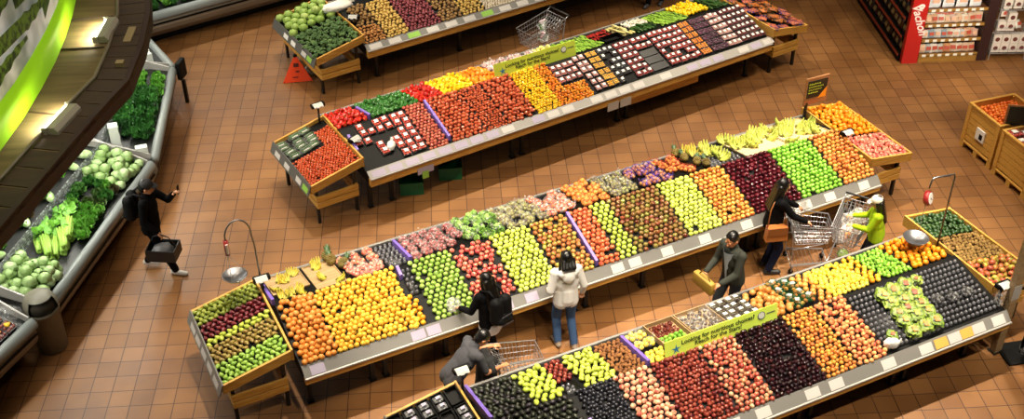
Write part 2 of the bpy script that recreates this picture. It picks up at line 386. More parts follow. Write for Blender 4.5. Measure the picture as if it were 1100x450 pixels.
kind('orange_tomato', m_tomato('orange_tomato', M('orange_tomato_skin', ['e08a20', 'd87028', 'e4a02c'], .22), .058), .058, .024, 'tomato', 'tilt')
kind('cherry_tomato', m_tomato('cherry_tomato', M('cherry_tomato_skin', ['c04c28', 'c85a34', 'b03e20'], .2), .052), .052, .021, 'tomato', 'any')
ov('plum_tomato', ['b4502f', 'bc5c3a', 'a4462a'], .046, 'tomato', 1.3, 0, .22)
ov('avocado', ['1e2418', '2a2e20', '16160f', '241c28'], .066, 'avocado', 1.35, .3, .45)
ov('green_avocado', ['2c4a22', '24401e', '3c5a2a'], .066, 'avocado', 1.35, .3, .4)
ov('green_mango', ['a8c040', 'b8cc48', '98b038'], .076, 'mango', 1.3, .1, .35, 'c0c850', 16)
ov('red_mango', ['7a9a34', 'a85a34', 'b0b040', '90402c'], .085, 'mango', 1.3, .1, .35, 'a84a34', 12)
ov('kiwi_fruit', ['8a6a34', '7a5c2c', '9c7c40'], .056, 'kiwi fruit', 1.25, 0, .8)
ov('brown_kiwi', ['7a4c24', '8a5a2c', '6a3e1c'], .052, 'kiwi fruit', 1.25, 0, .8)
ov('yellow_potato', ['d0b060', 'c8a450', 'd8bc70'], .062, 'potato', 1.3, 0, .7, 'b89850', 30)
ov('red_potato', ['8a3c44', '7c3038', '9a4c50'], .062, 'potato', 1.2, 0, .6, '70303a', 30)
ov('brown_potato', ['9a7848', '8c6a3c', 'a88450'], .07, 'potato', 1.35, 0, .8, '7a5c34', 30)
ov('white_mushroom', ['d0c4b0', 'c4b8a4', 'dcd0bc'], .06, 'mushroom', .9, 0, .7)
ov('ginger_root', ['b07a40', 'a06c34', 'c08c50'], .055, 'root vegetable', 1.7, .2, .7)
ov('dark_berry_fruit', ['3c2a20', '4a3426', '5a4030'], .048, 'fig', 1.05, .2, .6)
for nm, cols, d in (('green_pear', ['88b040', '98bc4c', '78a238'], .072), ('bosc_pear', ['7a5c24', '8a6a2c', '6c4e1e'], .07), ('red_pear', ['5c141c', '701c24', '4a0e16'], .07), ('olive_pear', ['8a9434', '7c8a30', '9aa440'], .07), ('yellow_pear', ['b0bc40', 'bcc850', 'a4b23a'], .074)):
    kind(nm, m_pear(nm, M(nm + '_skin', cols, .4, 'a09048' if nm == 'bosc_pear' else None, 30), d), d * 1.08, d * .5, 'pear', 'z')
for nm, cols in (('green_pepper', ['2c5c24', '346a2a', '24501e']), ('red_pepper', ['b41c14', 'c42c1c', 'a01410']), ('yellow_pepper', ['ecbc10', 'f0c820', 'e4ac0c']), ('orange_pepper', ['e8841c', 'ec9428', 'e07414'])):
    kind(nm, m_pepper(nm, M(nm + '_skin', cols, .22), .082), .08, .042, 'pepper', 'z')

def put(name, loc, rot=(0, 0, 0), sc=1, label='', group=None):
    ms, d, h, cat, fr = K[name]
    o = bpy.data.objects.new(name, random.choice(ms)); C.objects.link(o); o.location = loc; o.rotation_euler = rot
    o.scale = (sc,) * 3; o['label'] = label; o['category'] = cat
    if group: o['group'] = group
    return o
def frot(fr):
    z = random.uniform(0, 2 * PI)
    if fr == 'any': return (random.uniform(-1.2, 1.2), random.uniform(-1.2, 1.2), z)
    if fr == 'tilt': return (random.uniform(-.5, .5), random.uniform(-.5, .5), z)
    return (random.uniform(-.12, .12), random.uniform(-.12, .12), z)

# ------------------------------------------------------------------ table frames
class T:
    """a display table: origin at the left end of its front board, u along the front, v to the back"""
    def __init__(s, O, ang, fr, re):
        s.O = Vector((*O, 0)); s.a = R(ang); s.u = Vector((math.cos(s.a), math.sin(s.a), 0)); s.v = Vector((-math.sin(s.a), math.cos(s.a), 0)); s.fr = fr; s.re = re
    def P(s, u, v, z=0): return s.O + s.u * u + s.v * v + Vector((0, 0, z))
    def top(s, v, pl):
        (v0, z0), (v1, z1) = pl; return z0 + (v - v0) * (z1 - z0) / (v1 - v0)
def lay(t, pl, u0, u1, v0, v1, name, label, pile=.12, gap=1.07, jit=.08, keep=.99, lim=300, zf=None, heap=0):
    """fill one bin with single fruits in staggered rows, a few more lying on top"""
    ms, d, h, cat, fr = K[name]; s = d * gap; (a0, b0), (a1, b1) = pl; sl = math.atan2(b1 - b0, a1 - a0)
    if pl is t.fr and not zf:
        if v0 <= .2: v0 = .095
        if v1 >= 1.0: v1 = c_ if (c_ := a1 + .04) else v1
    cs = math.cos(sl); nr = max(1, round((v1 - v0) / (s * .88 * cs))); dv = (v1 - v0) / nr; pts = []
    n = max(1, int((u1 - u0) / s + .35)); du = (u1 - u0) / n
    for j in range(nr):
        v = v0 + (j + .5) * dv
        for i in range(n):
            if random.random() < keep: pts.append((u0 + (i + .5 + (.22 if j % 2 else -.22)) * du, v, 0))
    top = [(u + du * .5, v + dv * .45, 1) for u, v, k in pts if random.random() < pile and u0 + du < u < u1 - du * 1.2 and v0 + dv < v < v1 - dv]
    pts += top
    if len(pts) > lim: print('LIMIT', name, len(pts))
    if len(pts) > lim: pts = pts[-lim:] if not top else pts[:lim]
    for u, v, k in pts:
        uu = u + random.uniform(-jit, jit) * d * (2.2 if pile >= .2 else 1); vv = v + random.uniform(-jit, jit) * d * (2.2 if pile >= .2 else 1)
        bu = heap * (max(0, math.sin(PI * (u - u0) / (u1 - u0))) * max(0, math.sin(PI * (v - v0) / (v1 - v0)))) ** .5 if heap else 0
        z = (zf(u, v) if zf else t.top(v, pl)) + h + k * d * .62 + bu + random.uniform(0, .1) * d * (pile > .08)
        put(name, t.P(uu, vv, z), frot(fr), random.uniform(.95, 1.03), label, label)
    return len(pts)

T2 = T((-2.09, 11.49), 22.8, ((.12, .84), (1.08, 1.13)), ((1.14, 1.10), (1.98, .90)))
T1 = T((-1.36, 16.0), 27.8, ((.12, .84), (1.08, 1.13)), ((1.14, 1.10), (1.98, .90)))
T3 = T((3.93, 10.39), 22.05, ((.12, .84), (1.12, 1.06)), ((1.18, 1.03), (1.95, .88)))
T0 = T((-1.54, 20.34), 28.3, ((.12, .84), (1.08, 1.13)), ((1.14, 1.10), (1.98, .90)))
RAILN = Vector((0, -.16, .13)).normalized()

def table(t, label, u0, u1, railmat, tags, legs, dividers=(), rtag=None, boards=(), rz0=.725):
    r = thing('display_table', label, 'display table', t.O, t.a)
    (a, b), (c, d) = t.fr; (e, f), (g, h) = t.re
    MB().prism([(.05, .66), (.11, b), (c, d), (e - .005, d), (e, f), (g, h), (g + .03, h), (g + .03, .66)], u0, u1).build('bin_deck', BLACK(), r)
    MB().b2(u0, u1, -.03, .045, .62, rz0 + .005, bev=.008).build('front_board', WOOD(), r)
    MB().b2(u0, u1, g + .035, g + .075, .66, h + .03, bev=.008).build('rear_board', GREYRAIL(), r)
    MB().prism([(-.035, rz0 + .008), (-.03, rz0), (.105, .855), (.095, .868)], u0, u1).build('price_rail', railmat, r)
    MB().prism([(-.055, rz0), (-.03, rz0), (-.03, rz0 + .02), (-.05, rz0 + .016)], u0, u1).build('rail_lip', PALERAIL(), r)
    for (uu, wd, mt) in tags:
        rot = Matrix.Rotation(math.atan2(.855 - rz0, .135), 3, 'X')
        MB().box((uu, .024, (rz0 + .868) / 2 + .002), (wd, math.hypot(.13, .855 - rz0) * .72, .006), rot).build('price_tag', mt, r)
    for uu in legs:
        for vv in (.3, 1.72):
            MB().box((uu, vv, .335), (.06, .06, .65)).b2(uu - .05, uu + .05, vv - .05, vv + .05, .001, .012).build('leg', BLACKM(), r)
        MB().b2(uu - .03, uu + .03, .3, 1.72, .56, .66).build('crossbar', BLACKM(), r)
    for (uu, v0, v1, pl) in dividers:
        p = t.fr if pl == 'f' else t.re
        z0, z1 = t.top(v0, p), t.top(v1, p)
        MB().prism([(v0, z0), (v0, z0 + .1), (v1, z1 + .1), (v1, z1)], uu - .022, uu + .022).build('divider', PURPLE(), r)
    for (ua, ub, z0, z1) in boards:
        MB().b2(ua, ub, .06, .1, z0, z1, bev=.006).build('lower_board', WOOD(), r)
    return r
def cups(t, r, pl, u0, u1, v0, v1, s=.075, name='tray_liner', dome=.55):
    """black moulded fruit tray: a sheet with a grid of shiny cups, highlights painted in as grey"""
    mb = MB(); n = int((u1 - u0) / s); m = int((v1 - v0) / s)
    mb.prism([(v0, t.top(v0, pl) + .002), (v0, t.top(v0, pl) + .014), (v1, t.top(v1, pl) + .014), (v1, t.top(v1, pl) + .002)], u0, u1)
    for j in range(m):
        for i in range(n):
            v = v0 + (j + .5) * s; mb.ball((u0 + (i + .5) * s + (j % 2) * s * .3 - s * .15, v, t.top(v, pl) + .014), (s * .36, s * .36, s * dome), 8, 6, mi=1)
    o = mb.build(name, [LINER(), M('cup_highlight_grey', '66666c', .18, spec=.9)], r, True); return o  # grey on the cups paints in the bright highlights of a black tray
def end_stand(t, label, uo, ui, v0, v1, zo, zi, tags=(), side=-1, railmat=None, zb=.56):
    """sloping wooden tray on black legs at a table's end; the outer edge uo is low"""
    r = thing('end_stand', label, 'display stand', t.O, t.a); r['uo'] = 0; del r['uo']
    s = 1 if ui > uo else -1
    MB().prism([(uo, zo - .15), (uo + s * .02, zo - .07), (ui - s * .02, zi - .07), (ui, zi - .15)], v0 + .03, v1 - .03, 'y').build('tray_bottom', BLACK(), r)
    for vv, nm in ((v0, 'front_board'), (v1 - .035, 'rear_board')):
        MB().prism([(uo, zo - .15), (uo, zo), (ui, zi), (ui, zi - .15)], vv, vv + .035, 'y').build(nm, WOOD(), r)
    MB().b2(ui - .015, ui + .015, v0, v1, zi - .17, zi + .01).build('inner_board', WOOD(), r)
    if railmat:
        MB().prism([(uo - s * .07, zo - .17), (uo - s * .06, zo - .18), (uo + s * .02, zo + .005), (uo, zo + .015)], v0, v1, 'y').build('price_rail', railmat, r)
        for (vv, wd, mt) in tags:
            rot = Matrix.Rotation(-s * math.atan2(.175, .075), 3, 'Y')
            MB().box((uo - s * .034, vv, zo - .08), (.13, wd, .006), rot).build('price_tag', mt, r)
    else:
        MB().b2(uo - .015, uo + .015, v0, v1, zo - .16, zo + .005).build('outer_board', WOOD(), r)
    a, b = min(uo, ui) + .1, max(uo, ui) - .1
    for k, zz in enumerate((zb, zb - .125)):
        MB().b2(a, b, v0 + .06, v0 + .1, zz - .105, zz, bev=.006).b2(a, b, v1 - .1, v1 - .06, zz - .105, zz, bev=.006).b2(a, a + .04, v0 + .1, v1 - .1, zz - .105, zz).b2(b - .04, b, v0 + .1, v1 - .1, zz - .105, zz).build('apron', WOOD(), r)
    for uu in (a + .03, b - .03):
        for vv in (v0 + .14, v1 - .14):
            zt = (zo if abs(uu - uo) < abs(uu - ui) else zi) - .14
            MB().b2(uu - .025, uu + .025, vv - .025, vv + .025, 0, zt).build('leg', BLACKM(), r)
    return r
def traypl(t, uo, ui, zo, zi):
    return lambda u, v: zo - .068 + (u - uo) * (zi - zo) / (ui - uo)

# ---- the middle long table (apples and citrus)
tw = TAGW(); tp = TAGP()
T2R = table(T2, 'longest middle table with grey price rail, heaped with apples and citrus', 0, 9.72, GREYRAIL(),
      [(u, .2, tp if i < 5 else tw) for i, u in enumerate((.2, 1.65, 1.88, 3.0, 3.4, 4.82, 5.12, 5.68, 6.35, 7.12, 8.25, 8.72, 9.4))] + [(8.15, .25, WHITE())],
      (.1, 1.02, 1.22, 2.15, 4.25, 4.45, 5.45, 7.4, 7.6, 9.5), [(4.54, .15, 1.08, 'f'), (1.78, .9, 1.06, 'f'), (2.05, 1.2, 1.9, 'r'), (.0, 1.2, 1.95, 'r')])
X = 'loose in the middle long table'
lay(T2, T2.fr, .03, .53, .13, 1.06, 'orange', 'orange in the loose heap at the left end of the middle long table', .35, .99)
lay(T2, T2.fr, .54, 1.72, .13, 1.06, 'golden_citrus', 'golden yellow citrus in the big heap beside the oranges, middle long table', .3, 1.0, lim=300)
lay(T2, T2.fr, 1.66, 1.84, .16, .6, 'lemon_orange', 'orange-yellow citrus against the black gap beside the green apples', .2)
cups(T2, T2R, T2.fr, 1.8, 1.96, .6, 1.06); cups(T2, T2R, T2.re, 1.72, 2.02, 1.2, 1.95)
lay(T2, T2.fr, 1.97, 2.6, .14, 1.05, 'green_apple', 'green apple in the first apple bin right of the golden citrus', .05)
lay(T2, T2.fr, 2.62, 3.22, .14, 1.06, 'crimson_apple', 'crimson apple in the bin beside the first green apples', .03, keep=.86)
lay(T2, T2.fr, 3.25, 3.88, .14, 1.06, 'lime_apple', 'yellow-green apple in the bin left of the purple divider, behind the white jacket', .1)
lay(T2, T2.fr, 3.92, 4.5, .14, 1.06, 'blush_apple', 'half green, half rosy apple just left of the purple divider', .03, keep=.93)
lay(T2, T2.fr, 4.58, 4.92, .14, 1.06, 'coral_apple', 'coral red apple just right of the purple divider', .1)
lay(T2, T2.fr, 4.93, 5.23, .14, 1.06, 'yellow_green_apple', 'yellow-green apple in the narrow bin between coral and russet apples', .1)
lay(T2, T2.fr, 5.25, 6.12, .14, 1.06, 'russet_apple', 'russet and green apple in the wide mixed bin at mid table', .1)
lay(T2, T2.fr, 6.14, 6.74, .14, 1.06, 'pale_green_apple', 'pale lemon-green apple in the bin between russet and orange-red apples', .12)
lay(T2, T2.fr, 6.76, 7.34, .14, 1.06, 'orange_red_apple', 'orange-red apple in the bin left of the very dark red apples', .1)
lay(T2, T2.fr, 7.37, 8.24, .14, 1.06, 'dark_red_apple', 'very dark red apple behind the woman with the brown bag', .1)
lay(T2, T2.fr, 8.26, 9.05, .14, 1.06, 'bright_green_apple', 'bright green apple in the bin near the right end of the middle table', .1)
lay(T2, T2.fr, 9.08, 9.7, .14, 1.08, 'peachy_apple', 'yellow and red apple in the last bin at the right end of the middle table', .15)

E2L = end_stand(T2, 'wooden end stand with striped rows of pears beside the hanging scale', -1.03, -.06, .22, 1.9, .85, 1.07,
          [(v, .22, tw) for v in (.45, .75, 1.05, 1.35, 1.62)], railmat=GREYRAIL())
zf = traypl(T2, -1.03, -.06, .85, 1.07); fp = ((0, 0), (1, 0))
for (a, b_, n, lb) in ((.26, .66, 'green_pear', 'green pear in the front stripe of the pear stand'), (.67, 1.04, 'bosc_pear', 'brown pear in the middle stripe of the pear stand'),
                      (1.05, 1.2, 'yellow_pear', 'yellow-green pear in the narrow stripe behind the brown pears'), (1.21, 1.53, 'red_pear', 'dark red pear in the red stripe of the pear stand'), (1.54, 1.88, 'olive_pear', 'olive green pear in the rear stripe of the pear stand')):
    lay(T2, fp, -1.0, -.09, a, b_, n, lb, .15, zf=zf)
E2R = end_stand(T2, 'wooden end stand with oranges and pink apples by the chalkboard sign', 10.62, 9.76, .3, 2.12, .88, 1.02, zb=.6)
zf = traypl(T2, 10.62, 9.76, .88, 1.02)
lay(T2, fp, 9.79, 10.6, .34, 1.05, 'pink_apple', 'rosy apple in the front half of the stand under the chalkboard sign', .2, zf=zf)
lay(T2, fp, 9.79, 10.6, 1.08, 2.08, 'navel_orange', 'bright orange in the heap at the foot of the chalkboard sign', .35, zf=zf, heap=.06)

# ---- the rear table (tomatoes and berries)
rnd = random.Random(3)
tags1 = [(u, .24, tp if u < 2.4 else (tw if rnd.random() < .8 else tp)) for u in [.18 + .31 * k for k in range(28)] if rnd.random() < .85]
T1R = table(T1, 'long table of tomatoes and packed berries with a pale price rail', 0, 8.62, PALERAIL(), tags1, (.1, .5, 2.9, 3.1, 5.2, 5.4, 8.3),
      [(1.6, .18, 1.06, 'f'), (.62, 1.2, 1.75, 'r'), (.05, .5, .85, 'f')], boards=[(5.3, 6.9, .42, .58)], rz0=.765)
MB().b2(.85, 1.15, -.05, -.04, .56, .68).build('price_tag', TAGP(), T1R); MB().b2(.93, 1.05, -.056, -.05, .46, .6).build('price_tag', TAGG(), T1R)
for u in (4.72, 5.0): MB().b2(u, u + .24, -.05, -.04, .52, .68).build('price_tag', tw, T1R)
lay(T1, T1.fr, 1.2, 1.56, .14, 1.06, 'pink_tomato', 'pinkish tomato left of the purple divider on the tomato table', .15)
lay(T1, T1.fr, 1.64, 2.3, .14, 1.07, 'tomato', 'red tomato right of the purple divider on the tomato table', .25)
lay(T1, T1.fr, 2.32, 2.72, .14, 1.07, 'plum_tomato', 'small plum tomato between the two bins of large tomatoes', .2)
lay(T1, T1.fr, 2.74, 3.32, .14, 1.07, 'large_tomato', 'large red tomato beside the yellow tomatoes', .25)
lay(T1, T1.fr, 3.34, 3.84, .14, 1.03, 'yellow_tomato', 'yellow tomato heaped in front of the rear green sign', .25)
lay(T1, T1.fr, 3.84, 4.1, .14, 1.0, 'orange_tomato', 'orange-yellow tomato at the right side of the yellow tomato heap', .25)
lay(T1, T1.fr, 4.1, 4.55, .14, .5, 'orange_tomato', 'orange tomato in the small heap before the clear packs', .2)
for (a, b_, v1, n, lb, p) in ((.02, .58, 1.9, 'red_pepper', 'red pepper at the left end behind the tomato packs', .3), (.66, 1.55, 1.95, 'green_pepper', 'green pepper behind the tomato packs', .35), (1.57, 2.05, 1.95, 'red_pepper', 'red pepper between the green and yellow peppers', .35),
                      (2.07, 2.68, 1.95, 'yellow_pepper', 'yellow pepper in the heap beside the orange peppers', .4), (2.7, 3.2, 1.95, 'orange_pepper', 'orange pepper in the heap behind the red tomatoes', .4)):
    lay(T1, T1.re, a, b_, 1.16, v1, n, lb, p)
E1L = end_stand(T1, 'wooden end stand of cherry tomatoes and bagged cucumbers', -.95, .0, .2, 1.78, .85, 1.07,
          [(v, .2, m_) for v, m_ in ((.35, TAGG()), (.62, tw), (1.1, tw), (1.5, tw))], railmat=M('dark_rail', '5c5c58', .45))
zf = traypl(T1, -.95, 0, .85, 1.07)
lay(T1, fp, -.92, -.03, .24, 1.05, 'cherry_tomato', 'small red tomato heaped on the front half of the cucumber stand', .12, gap=1.07, zf=zf, lim=300)
lay(T1, fp, -.3, -.03, 1.06, 1.5, 'cherry_tomato', 'small red tomato beside the bagged cucumbers', .1, zf=zf)
E1R = end_stand(T1, 'wooden end stand piled with netted carrots at the far right end', 9.52, 8.66, .0, 1.75, .9, 1.04, zb=.6)

# ---- the far left table (potatoes)
T0R = table(T0, 'far table of loose potatoes and mushrooms at the top edge', 0, 7.5, GREYRAIL(), [(u, .26, [tw, tw, TAGG(), tw][k % 4]) for k, u in enumerate([.2 + .42 * q for q in range(12)])], (.3, 2.2, 4.5, 7), rz0=.765)
for (a, b_, v0, v1, n, lb, p) in ((.05, .5, .14, .55, 'ginger_root', 'tan root vegetable at the left corner of the potato table', .4), (.1, .5, .56, 1.06, 'brown_potato', 'brown potato behind the tan roots', .3), (.52, 1.0, .14, 1.06, 'yellow_potato', 'yellow potato in the first heap of the potato table', .4),
                      (1.02, 1.72, .14, 1.06, 'red_potato', 'red potato in the heap right of the yellow potatoes', .4), (1.74, 2.2, .14, 1.06, 'brown_potato', 'brown potato right of the red potatoes', .3), (2.22, 2.72, .14, 1.06, 'yellow_potato', 'yellow potato in the second yellow heap', .4),
                      (2.74, 3.7, .14, 1.06, 'white_mushroom', 'pale mushroom in the wide pale heap on the potato table', .02)):
    lay(T0, T0.fr, a, b_, v0, v1, n, lb, p)
E0L = end_stand(T0, 'wooden end stand of cabbages and broccoli in the upper left', -1.02, .0, .1, 2.1, .85, 1.07,
          [(v, .2, m_) for v, m_ in ((.35, TAGG()), (.6, tw), (1.1, WHITE()), (1.45, WHITE()))], railmat=M('dark_rail', '5c5c58', .45))

# ---- the near table (plums, peaches, pears)
T3R = table(T3, 'near long table of plums, peaches and pears with grey price rail', -3.45, 3.98, GREYRAIL(),
      [(u, .22, m_) for u, m_ in ((-1.2, tw), (-.6, tw), (-.15, tw), (.62, tw), (1.0, tw), (1.86, tw), (2.5, tw), (3.0, tw), (3.42, tw), (3.78, tw), (2.76, M('tag_wood', 'd8a850', .5)), (3.21, M('tag_wood', 'd8a850', .5)))],
      (-3.2, -1.4, .7, .9, 2.3, 2.5, 3.6), [(-2.3, .3, .7, 'f'), (-1.15, 1.2, 1.9, 'r'), (-3.4, 1.2, 2.0, 'r')])
lay(T3, T3.fr, -3.3, -2.36, .14, 1.1, 'avocado', 'dark avocado in the black tray at the front left of the plum table', .02, 1.05)
lay(T3, T3.fr, -2.26, -1.72, .3, 1.1, 'blue_plum', 'blue-black plum in the bin left of the pale peaches', .2, 1.0)
lay(T3, T3.fr, -1.7, -1.2, .14, 1.1, 'pale_peach', 'pink peach in the bin between blue plums and red plums', .2)
lay(T3, T3.fr, -1.18, -.45, .14, 1.1, 'red_plum', 'red plum heaped below the left half of the near green sign', .3)
lay(T3, T3.fr, -.43, .1, .14, 1.1, 'nectarine', 'pale nectarine in the mixed heap between red and black plums', .3)
lay(T3, T3.fr, .12, .9, .14, 1.1, 'black_plum', 'glossy black plum at the right end of the near green sign', .25)
lay(T3, T3.fr, .92, 1.42, .14, 1.1, 'apricot', 'yellow-orange apricot in the bin right of the black plums', .3)
lay(T3, T3.fr, 1.44, 1.92, .14, 1.1, 'peach', 'red-orange peach in the bin left of the empty black trays', .3)
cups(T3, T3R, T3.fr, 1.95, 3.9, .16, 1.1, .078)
re = T3.re
lay(T3, re, -3.36, -2.8, 1.22, 1.93, 'avocado', 'dark avocado behind the front tray, near the man in the grey shirt', .2)
lay(T3, re, -2.78, -2.35, 1.2, 1.93, 'green_mango', 'yellow-green mango in the left heap beside the dark avocados', .25)
lay(T3, re, -2.34, -2.1, 1.45, 1.93, 'red_plum', 'red plum in the small patch between the green mango heaps', .1)
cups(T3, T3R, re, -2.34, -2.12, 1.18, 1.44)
lay(T3, re, -2.08, -1.6, 1.18, 1.93, 'yellow_pear', 'yellow-green pear in the heap left of the brown kiwis', .3)
lay(T3, re, -1.58, -1.18, 1.18, 1.93, 'brown_kiwi', 'brown kiwi just left of the purple divider', .3)
lay(T3, re, -1.1, -.8, 1.18, 1.45, 'lemon', 'yellow lemon at the left end of the near green sign', .2)
lay(T3, re, .78, 1.2, 1.22, 1.93, 'onion', 'tan onion in the heap at the right end of the near green sign', .45)
lay(T3, re, 1.62, 1.86, 1.2, 1.93, 'orange', 'orange beside the green packs on the near table', .3)
lay(T3, re, 1.86, 2.5, 1.2, 1.93, 'lemon', 'yellow lemon in the wide citrus heap of the near table', .35)
lay(T3, re, 2.5, 2.72, 1.2, 1.93, 'lemon_orange', 'orange-yellow citrus between the lemons and the limes', .3)
lay(T3, re, 2.74, 3.24, 1.2, 1.93, 'lime', 'green lime in the heap right of the lemons', .3)
lay(T3, re, 3.26, 3.9, 1.2, 1.95, 'navel_orange', 'orange in the heap at the foot of the dial scale', .35)
E3R = end_stand(T3, 'wooden end stand of avocados, kiwis and mangoes under the dial scale', 4.95, 4.05, .45, 2.3, .86, 1.0, zb=.6)
zf = traypl(T3, 4.95, 4.05, .86, 1.0)
lay(T3, fp, 4.08, 4.92, 1.7, 2.26, 'green_avocado', 'green avocado at the rear of the stand under the dial scale', .3, zf=zf)
lay(T3, fp, 4.08, 4.92, 1.08, 1.68, 'kiwi_fruit', 'brown kiwi in the middle of the stand under the dial scale', .3, zf=zf)
lay(T3, fp, 4.08, 4.92, .5, 1.06, 'red_mango', 'green and red mango at the front of the stand by the wooden post', .3, zf=zf)
E3L = end_stand(T3, 'wooden end stand of black trays at the bottom edge', -4.5, -3.52, .3, 2.05, .86, 1.04, railmat=GREYRAIL())
# ------------------------------------------------------------------ bagged and packed produce
FILM = lambda: film('clear_film', 'f0f0ee', .84); NETR = lambda: film('red_net', 'e06040', .72, .5); NETP = lambda: film('purple_net', '6a50b8', .56, .4)
def wrapmesh(name, mat, rx, ry, rz_, seed):
    bm = bmesh.new(); bmesh.ops.create_icosphere(bm, subdivisions=3, radius=1)
    for v in bm.verts:
        n = noise.noise(v.co * 2.6 + Vector((seed * 3.1, 0, 0))) * .22 + noise.noise(v.co * 7 + Vector((0, seed, 0))) * .10
        k = 1 + n; p = v.co * k
        if p.z < -.55: p.z = -.55 + (p.z + .55) * .1
        v.co = Vector((p.x * rx, p.y * ry, (p.z + .56) * rz_))
    me = bpy.data.meshes.new(name); bm.to_mesh(me); bm.free(); me.materials.append(mat)
    for p in me.polygons: p.use_smooth = True
    return me
def bag(name, label, cat, fruit, mat, seed, n=5, rx=.095, ry=.08, h=.075, group=None, fname=None, knot=True):
    """a bag of fruit: fruits + crumpled see-through bag"""
    r = thing(name, label, cat, (0, 0, 0), 0, group); rnd = random.Random(seed)
    ms, d, hh, _, fr = K[fruit]
    m = min(n - 1, max(4, int(2 * PI * (rx + ry) / 2 * .62 / d))); spots = [((rx - d * .42) * math.cos(2 * PI * k / m), (ry - d * .4) * math.sin(2 * PI * k / m), hh) for k in range(m)]
    rest = n - m
    spots += [((rx * .38) * math.cos(2 * PI * k / rest + .5) * (rest > 1), (ry * .38) * math.sin(2 * PI * k / rest + .5) * (rest > 1), hh + d * .55) for k in range(rest)]
    for (x_, y_, z_) in spots:
        o = bpy.data.objects.new(fname or fruit.split('_')[-1], ms[0]); C.objects.link(o); o.parent = r
        o.location = (x_, y_, z_); o.rotation_euler = frot('any')
    o = bpy.data.objects.new('bag', wrapmesh(name + '_wrap', mat, rx, ry, h, seed)); C.objects.link(o); o.parent = r
    if knot:
        mb = MB(); 
        for k in range(7):
            t = 2 * PI * k / 7; mb.add([(rx * .7, 0, h * .9), (rx * (1.1 + .2 * math.sin(k * 3)), .03 * math.cos(t), h * .9 + .04 * math.sin(t) + .02), (rx * 1.05, .03 * math.cos(t + .9), h * .9 + .04 * math.sin(t + .9) + .02)], [(0, 1, 2)])
        mb.build('bag_neck', mat, r)
    return r
def scatter(t, pl, protos, u0, u1, v0, v1, su, sv, label, jit=.25, drop=0, dz=0, lift=.0, tilt=True, rz=None, empty=None, sc=1):
    """copies of the given things in rows over a bin"""
    if not isinstance(protos, list): protos = [protos]
    nu = max(1, int(round((u1 - u0) / su))); nv = max(1, int(round((v1 - v0) / sv))); sl = math.atan2(pl[1][1] - pl[0][1], pl[1][0] - pl[0][0]); out = []
    for j in range(nv):
        for i in range(nu):
            u = u0 + (i + .5) * (u1 - u0) / nu; v = v0 + (j + .5) * (v1 - v0) / nv
            if random.random() < drop or (empty and empty(u, v)): continue
            u += random.uniform(-jit, jit) * su; v += random.uniform(-jit, jit) * sv
            m = Matrix.Rotation(t.a, 3, 'Z') @ Matrix.Rotation(sl if tilt else 0, 3, 'X') @ Matrix.Rotation(random.uniform(0, 6.28) if rz is None else rz + random.uniform(-.08, .08), 3, 'Z')
            out.append(dup(random.choice(protos), t.P(u, v, t.top(v, pl) + dz + random.uniform(0, lift)), m.to_euler(), random.uniform(.94, 1.06) * sc, label, label))
    return out
PROTO = []
def proto(o): PROTO.append(o); return o
def done():
    for o in PROTO: purge(o)
    PROTO.clear(); KIDS.clear()

def pack(name, label, cat, cols, lab=True, lid='f0f0f0', w=.112, d=.125, h=.06, box=None, bumps=.016):
    """a small clear plastic punnet: tray, berries, white label"""
    r = thing(name, label, cat); mb = MB()
    mb.prism([(-d / 2 + .008, 0), (d / 2 - .008, 0), (d / 2, h * .7), (-d / 2, h * .7)], -w / 2, w / 2).build('tray', box or M('punnet_dark', '2a1418', .3), r)
    mb = MB(); rnd = random.Random(name)
    nx, ny = int(w / (bumps * 1.7)), int(d / (bumps * 1.7))
    for i in range(nx):
        for j in range(ny):
            mb.ball(((i + .5) / nx * w * .94 - w * .47 + rnd.uniform(-.003, .003), (j + .5) / ny * d * .94 - d * .47, h * .72 + rnd.uniform(-.004, .005)), bumps, 7, 5)
    mb.build('berries', M(name + '_fill', cols, .25), r, True)
    if lab: MB().b2(-w * .24, w * .26, -d * .14, d * .3, h * .72 + bumps + .002, h * .72 + bumps + .006).build('label', WHITE(), r)
    MB().prism([(-d / 2 - .002, h * .68), (d / 2 + .002, h * .68), (d / 2 - .006, h * .72 + bumps), (-d / 2 + .006, h * .72 + bumps)], -w / 2 - .002, w / 2 + .002).build('lid', film('clear_lid', 'ffffff', .93, .1), r)
    return r
# ---- punnets on the berry half of the rear table
P_ = lambda *a, **k: proto(pack(*a, **k))
pk = dict(
    pink=P_('pink_punnet', '', 'fruit pack', ['a85a58', 'c07870', '8c4a4c'], True), ylw=P_('yellow_punnet', '', 'fruit pack', ['d8a030', 'e0b448'], False, bumps=.02),
    blk=P_('blackberry_punnet', '', 'fruit pack', ['14141a', '20202a'], True), rasp=P_('raspberry_punnet', '', 'fruit pack', ['8c2428', 'a03434', '7a1c24'], True),
    strw=P_('strawberry_punnet', '', 'fruit pack', ['9c302c', 'b84038', '80242a'], True, bumps=.02), org=P_('orange_punnet', '', 'fruit pack', ['e0902c', 'd87c24'], False, bumps=.024),
    pur=P_('grape_punnet', '', 'fruit pack', ['5c3044', '70405c', '4a2438'], False, bumps=.02), whp=P_('rosy_punnet', '', 'fruit pack', ['b88480', 'c89c94'], True), drk=P_('cherry_punnet', '', 'fruit pack', ['5a1418', '6c1c20', '461014'], True, bumps=.018),
    tom=P_('tomato_punnet', '', 'fruit pack', ['b83020', 'c44430'], True, w=.13, d=.14, bumps=.024))
bk = T1.fr
def pcols(k, u0, u1, v0, v1, label, **kw): scatter(T1, bk, pk[k], u0, u1, v0, v1, .122, .14, label, jit=.06, rz=0, **kw)
pcols('pink', 4.1, 4.6, .55, 1.0, 'pinkish punnet beside the right end of the rear green sign')
